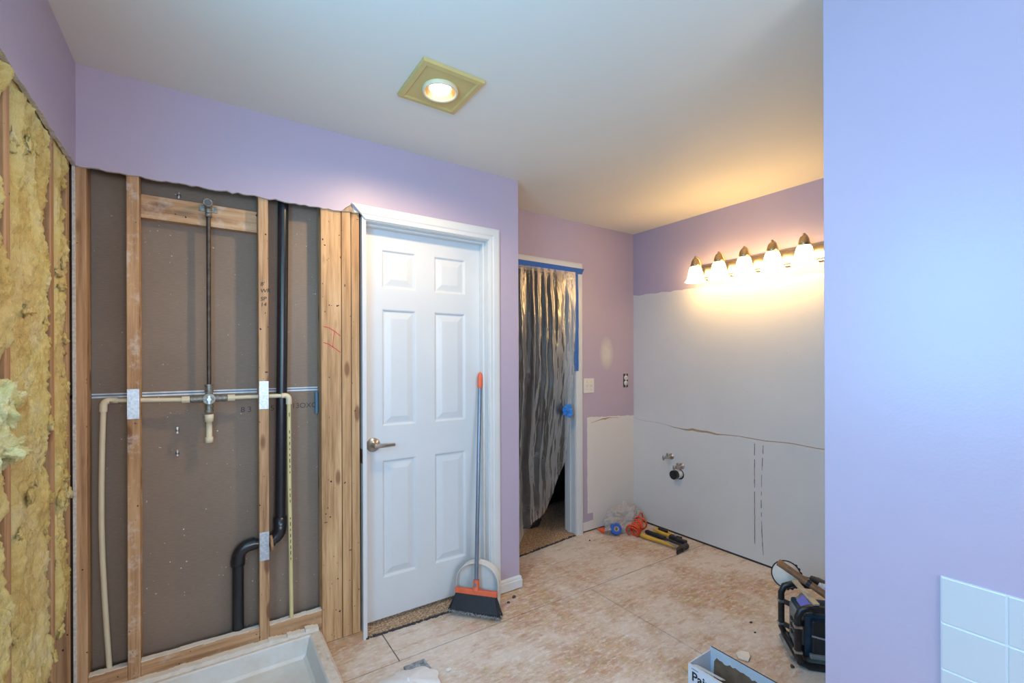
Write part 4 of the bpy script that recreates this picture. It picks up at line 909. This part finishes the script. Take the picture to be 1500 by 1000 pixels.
# ------------------------------------------------------------------ jobsite radio with tools on top
E1 = Vector((-0.748, -0.663, 0)); E2 = Vector((0.663, -0.748, 0)); UP = Vector((0, 0, 1))       # along the side towards the camera, along the front
A0 = Vector((2.335, 1.118, 0)); rad = thing('jobsite_radio', tuple(A0), 'black jobsite radio in a tubular roll cage', 'radio')
Q = lambda a, b, z: A0 + E1 * a + E2 * b + UP * z
LA, LB, H_ = 0.225, 0.34, 0.27
m = MB(); m.obox(Q(LA / 2, LB / 2, 0.130), E1, E2, UP, LA / 2 - 0.028, LB / 2 - 0.030, 0.095, 0, 0.010); m.build('body', 'radio_blue', rad)
tr2 = 0.0145
def cage(pts, nm='cage_tube', mat='tube_black', r_=tr2): MB().tube(pts, r_, 12).build(nm, mat, rad)
def loop(a):
    c = 0.045; b0, b1 = 0.0, LB
    return [Q(a, LB * 0.5, tr2), Q(a, b0 + c, tr2), Q(a, b0 + c * 0.3, tr2 + c * 0.3), Q(a, b0, tr2 + c), Q(a, b0, H_ - c), Q(a, b0 + c * 0.3, H_ - c * 0.3), Q(a, b0 + c, H_), Q(a, b1 - c, H_), Q(a, b1 - c * 0.3, H_ - c * 0.3), Q(a, b1, H_ - c), Q(a, b1, tr2 + c), Q(a, b1 - c * 0.3, tr2 + c * 0.3), Q(a, b1 - c, tr2), Q(a, LB * 0.5, tr2)]
cage(loop(0.0)); cage(loop(LA))
for b, z in ((0.012, tr2 + 0.012), (LB - 0.012, tr2 + 0.012), (LB - 0.012, H_ - 0.012)): cage([Q(-0.002, b, z), Q(LA + 0.002, b, z)])
for a in (0.0, LA):
    for z in (0.075, 0.185):
        MB().obox(Q(a, 0.0, z), E1, E2, UP, 0.0165, 0.0165, 0.006, 0, 0.003).build('cage_clip', 'dull_steel', rad)
        MB().obox(Q(a + (0.018 if a == 0 else -0.018), 0.018, z), (E1 + E2 * (1 if a == 0 else -1)), UP, (E1 - E2 * (1 if a == 0 else -1)), 0.022, 0.012, 0.006, 0, 0.003).build('bracket', 'tube_black', rad)
pn = MB(); pn.obox(Q(LA / 2, 0.030, 0.120), E1, UP, E2, LA / 2 - 0.040, 0.080, 0.008, 0, 0.004)
NP = (-E2 * 0.7 + UP * 0.7).normalized(); SP = (E2 * 0.7 + UP * 0.7).normalized()
pn.obox(Q(LA / 2, 0.062, 0.228), E1, SP, NP, LA / 2 - 0.040, 0.048, 0.008, 0, 0.004); pnl = pn.build('control_panel', 'radio_grey', rad)
MB().obox(Q(LA / 2, 0.062, 0.228) + NP * 0.009, E1, SP, NP, 0.045, 0.026, 0.0015, 0, 0.001).build('display', 'screen_glow', pnl, 'small violet-blue display')
m = MB()
for i in range(3):
    for j in range(3): m.obox(Q(LA / 2 - 0.03 + 0.03 * i, 0.021, 0.085 + 0.030 * j), E1, UP, E2, 0.010, 0.008, 0.005, 0, 0.002)
m.build('buttons', 'black_rubber', pnl)
m = MB(); m.obox(Q(LA - 0.020, LB / 2, 0.135), E2, UP, E1, LB / 2 - 0.06, 0.075, 0.010, 0, 0.008); m.build('speaker_front', 'black_rubber', rad)
MB().obox(Q(LA - 0.010, LB / 2, 0.055), E2, UP, E1, LB / 2 - 0.05, 0.010, 0.010, 0, 0.004).build('front_lip', 'radio_grey', rad)
MB().tube([Q(LA + 0.004, 0.055, 0.150), Q(LA + 0.006, 0.20, 0.128)], 0.004, 8).build('latch_rod', 'galvanised', rad)
m = MB().tube([Q(0.03, -0.012, 0.030), Q(LA - 0.02, -0.014, 0.030)], 0.008, 10); m.build('side_bar', 'radio_grey', rad)
# things lying on the cage
ZT_ = H_ + tr2
mh = thing('tool_handle', (2.25, 0.98, ZT_), 'brown wooden tool handle lying across the radio', 'tool')
hA, hB = Vector((2.135, 1.020, 0.445)), Vector((2.325, 0.800, 0.330))
hA = Vector((2.254, 1.092, 0.400)); hB = Vector((2.294, 0.910, 0.310))
dv = (hB - hA)
MB().tube([hA - dv * 0.012, hA, hA + dv * 0.3, hA + dv * 0.62], [0.008, 0.0172, 0.0160, 0.0150], 14).build('shaft', 'brown_handle', mh)
MB().tube([hA + dv * 0.62, hA + dv * 0.70], 0.0158, 14).build('dark_band', 'black_rubber', mh)
MB().tube([hA + dv * 0.70, hA + dv * 1.25], [0.0150, 0.0165], 14).build('shaft_end', 'brown_handle', mh)
dk_ = thing('cutting_disc', (2.40, 1.15, ZT_), 'white round disc with black toothed rim behind the handle', 'disc')
dn = Vector((-0.80, -0.42, 0.42)).normalized(); dc = Vector((2.385, 1.118, 0.297))
MB().lathe(dc, dn, [(0.0, 0.002), (0.060, 0.002), (0.060, -0.002), (0.0, -0.002)], 36).build('disc_face', 'chip_white', dk_)
m = MB().lathe(dc, dn, [(0.0602, 0.0025), (0.066, 0.0025), (0.066, -0.0025), (0.0602, -0.0025), (0.0602, 0.0025)], 36)
ua = dn.cross(UP).normalized(); ub = dn.cross(ua)
for i in range(9):
    a_ = R(95) + R(150) * i / 9; c_ = dc + (ua * math.cos(a_) + ub * math.sin(a_)) * 0.066; m.obox(c_, ua * math.cos(a_) + ub * math.sin(a_), -ua * math.sin(a_) + ub * math.cos(a_), dn, 0.004, 0.005, 0.0022)
m.build('toothed_rim', 'ink', dk_)
MB().obox((2.281, 0.988, 0.2935), (2.217 - 2.345, 0.917 - 1.058, -0.005), (0.141, -0.128, 0), UP, 0.105, 0.0125, 0.005, 0, 0.002).build('paint_stick', 'cream_wood', None, 'flat cream wooden stick resting on the radio', 'stick')
sd = thing('screwdriver', (2.47, 0.98, ZT_), 'black-handled screwdriver lying behind the brown handle', 'screwdriver')
MB().tube([(2.434, 1.027, 0.301), (2.430, 0.995, 0.300), (2.424, 0.950, 0.299)], [0.013, 0.017, 0.014], 12).build('grip', 'black_rubber', sd)
MB().tube([(2.40, 1.085, 0.304), (2.434, 1.026, 0.301)], 0.0050, 8).build('blade', 'dull_steel', sd)
m = MB(); tuft(m, (2.365, 0.945, 0.306), (0.026, 0.024, 0.018), 5, 3); m.build('crumpled_wrapper', 'card_white', None, 'crumpled pale blue wrapper on top of the radio', 'wrapper')

# ------------------------------------------------------------------ cardboard box cut off by the lower edge
bx = thing('cardboard_box', (1.68, 0.93, 0), 'open white printed cardboard box at lower picture edge', 'box')
a, b, c, d, HB = 1.600, 1.752, 0.70, 1.123, 0.150
th = 0.004
MB().box(a, a + th, c, d, 0.0005, HB).build('side_panel', 'card_white', bx)
rnd = random.Random(8)
N = 30; top = [(d - (d - c) * i / N, HB + 0.014) for i in range(N + 1)]
MB().prism([(d, 0.0005)] + top + [(c, 0.0005)], lambda u, v, q: (q, u, v), b - th, b).build('side_panel', 'card_white', bx)
MB().box(a + th, b - th, d - th, d, 0.0005, HB).build('end_panel', 'card_white', bx); MB().box(a + th, b - th, c, c + th, 0.0005, HB).build('end_panel', 'card_white', bx)
MB().box(a + th, b - th, c + th, d - th, 0.0005, 0.0045).build('box_floor', 'card_brown', bx)
edge = [(d - 0.020 - (d - 0.04 - c) * i / 34, HB - 0.022 + 0.010 * fbm((i * 0.4, 3, 0)) + rnd.uniform(-0.003, 0.004) + (-0.012 if i < 1 else 0)) for i in range(34)]
MB().prism([(d - 0.016, 0.01)] + edge + [(c + 0.02, 0.01)], lambda u, v, q: (q, u, v), b - th - 0.0012, b - th - 0.0002).build('torn_lining', 'card_brown', bx, 'brown torn inner lining')
MB().box(a - 0.0005, a + th + 0.0005, c, d, HB, HB + 0.0015).build('raw_edge', 'card_edge', bx)
MB().prism([(d - 0.006, HB + 0.0145), (d - 0.045, HB + 0.0145), (c, HB + 0.0145), (c, HB + 0.0160), (d - 0.006, HB + 0.0160)], lambda u, v, q: (q, u, v), b - 0.003, b + 0.0005).build('raw_edge', 'ink', bx)
MB().obox((a + 0.025, d - 0.075, HB - 0.006), (0.15, -1, -0.05), (1, 0.1, -0.5), UP, 0.055, 0.018, 0.0015).build('inner_flap', 'card_white', bx)
text('Paint', 0.050, frame((a - 0.0006, d - 0.016, HB - 0.058), (0, -1, 0), (0, 0, 1)), 'ink', bx, label='black printed lettering', bold=0.0010)
text('P', 0.050, frame((a - 0.0006, d - 0.016, HB - 0.108), (0, -1, 0), (0, 0, 1)), 'ink', bx, bold=0.0010)
MB().box(a - 0.0006, a, d - 0.045, d - 0.016, HB - 0.014, HB - 0.012).build('printed_rule', 'ink', bx)
text('KEEP', 0.012, frame((b - th - 0.0014, d - 0.17, HB - 0.004), (0, -1, 0), (0, 0, 1)), 'radio_blue', bx) if False else None

# ------------------------------------------------------------------ white cloth, stone tile, wire and crumbs on the floor
m = MB(); NR, NA = 16, 64; V = [(0.69, 1.80, 0.060)]
for r_ in range(1, NR + 1):
    for k in range(NA):
        a_ = 2 * math.pi * k / NA; q = r_ / NR; fold = 0.016 * q * (abs(((a_ * 7 / (2 * math.pi) + 0.3) % 1) - 0.5) - 0.25)
        rr = (0.130 + 0.008 * math.sin(a_ * 3) + 0.014 * fbm((math.cos(a_) * 2, math.sin(a_) * 2, 6))) * q
        V.append((0.69 + rr * math.cos(a_) * 1.05, 1.795 + rr * math.sin(a_) * 0.95, max(0.0115, 0.050 - 0.032 * q ** 1.6 + fold)))
F_ = [(0, 1 + k, 1 + (k + 1) % NA) for k in range(NA)] + [(1 + (r_ - 1) * NA + k, 1 + r_ * NA + k, 1 + r_ * NA + (k + 1) % NA, 1 + (r_ - 1) * NA + (k + 1) % NA) for r_ in range(1, NR) for k in range(NA)]
o = m.add(V, F_, 0, False).build('cloth', 'cloth_white', None, 'folded white cloth heap at the lower picture edge', 'cloth', fix=False)
sm_ = o.modifiers.new('thickness', 'SOLIDIFY'); sm_.thickness = 0.0015
m = MB().prism([(0.726, 1.945), (0.822, 1.945), (0.826, 1.80), (0.74, 1.76)], lambda u, v, d_: (u, v, d_), 0.0004, 0.0095)
tl = m.build('stone_tile', 'grey_stone', None, 'grey pebbled tile piece under the white cloth', 'tile')
rnd = random.Random(6); pm = MB()
for i in range(46):
    u, v_ = rnd.uniform(0.735, 0.815), rnd.uniform(1.80, 1.938); tuft(pm, (u, v_, 0.0098), (rnd.uniform(.003, .007), rnd.uniform(.003, .006), 0.0022), rnd.random() * 9, 1)
pm.build('pebbles', 'grey_stone', tl, kind='stuff')
MB().tube(arc((0.548, 1.895, 0.006), (1, 0.3, 0), (-0.3, 1, 0.08), 0.022, R(-60), R(230), 20), 0.0018, 7).build('wire_loop', 'abs_black', None, 'thin black wire loop on the floor beside the shower pan', 'wire')
def crumb(x, y, s, mat, label, seed, flat=1.0):
    bm = bmesh.new(); bmesh.ops.create_icosphere(bm, subdivisions=2, radius=1)
    for v in bm.verts:
        k_ = 1 + 0.55 * fbm(v.co * 1.4 + Vector((seed, 0, 0)), 3); v.co = Vector((x + v.co.x * k_ * s, y + v.co.y * k_ * s * 0.8, max(0.0003, s * flat * 0.5 + v.co.z * k_ * s * 0.6 * flat)))
    MB().bm(bm, 0).build('debris_chip', mat, None, label, 'debris', 'small debris scattered on the subfloor')
m = MB().prism([(2.008, 1.148), (2.020, 1.110), (2.052, 1.118), (2.072, 1.136), (2.058, 1.165), (2.030, 1.172)], lambda u, v, d_: (u, v, d_ + 0.15 * (u - 2.0)), 0.0005, 0.0045)
m.build('debris_chip', 'chip_white', None, 'flat cream plaster flake between the box and radio', 'debris', 'small debris scattered on the subfloor')
m = MB().prism([(1.735, 1.222), (1.748, 1.212), (1.770, 1.240), (1.752, 1.258), (1.740, 1.246)], lambda u, v, d_: (u, v, d_), 0.0004, 0.012)
m.build('debris_chip', 'chip_tan', None, 'tan wood splinter next to the cardboard box corner', 'debris', 'small debris scattered on the subfloor')
for i, (x, y, s, mt, lb) in enumerate([(1.412, 2.139, 0.009, 'chip_dark', 'dark crumb in front of the short baseboard, nearer the broom'), (1.470, 2.170, 0.011, 'chip_dark', 'dark crumb in front of the short baseboard, nearer the corner'),
        (2.339, 1.270, 0.007, 'chip_dark', 'dark crumb on the floor left of the radio, farther one'), (2.270, 1.212, 0.006, 'chip_dark', 'dark crumb on the floor left of the radio, nearer one'),
        (0.884, 1.821, 0.011, 'chip_white', 'white plaster crumb right of the white cloth'), (2.405, 2.53, 0.007, 'chip_dark', 'dark crumb in front of the plastic-covered doorway casing'),
        (2.150, 0.985, 0.010, 'chip_dark', 'dark crumb at the foot of the radio'), (1.245, 1.40, 0.005, 'chip_dark', 'tiny dark crumb in the middle of the subfloor'), (1.72, 1.55, 0.008, 'chip_white', 'white fleck on the subfloor beyond the cardboard box')]):
    crumb(x, y, s, mt, lb, i * 3.7)
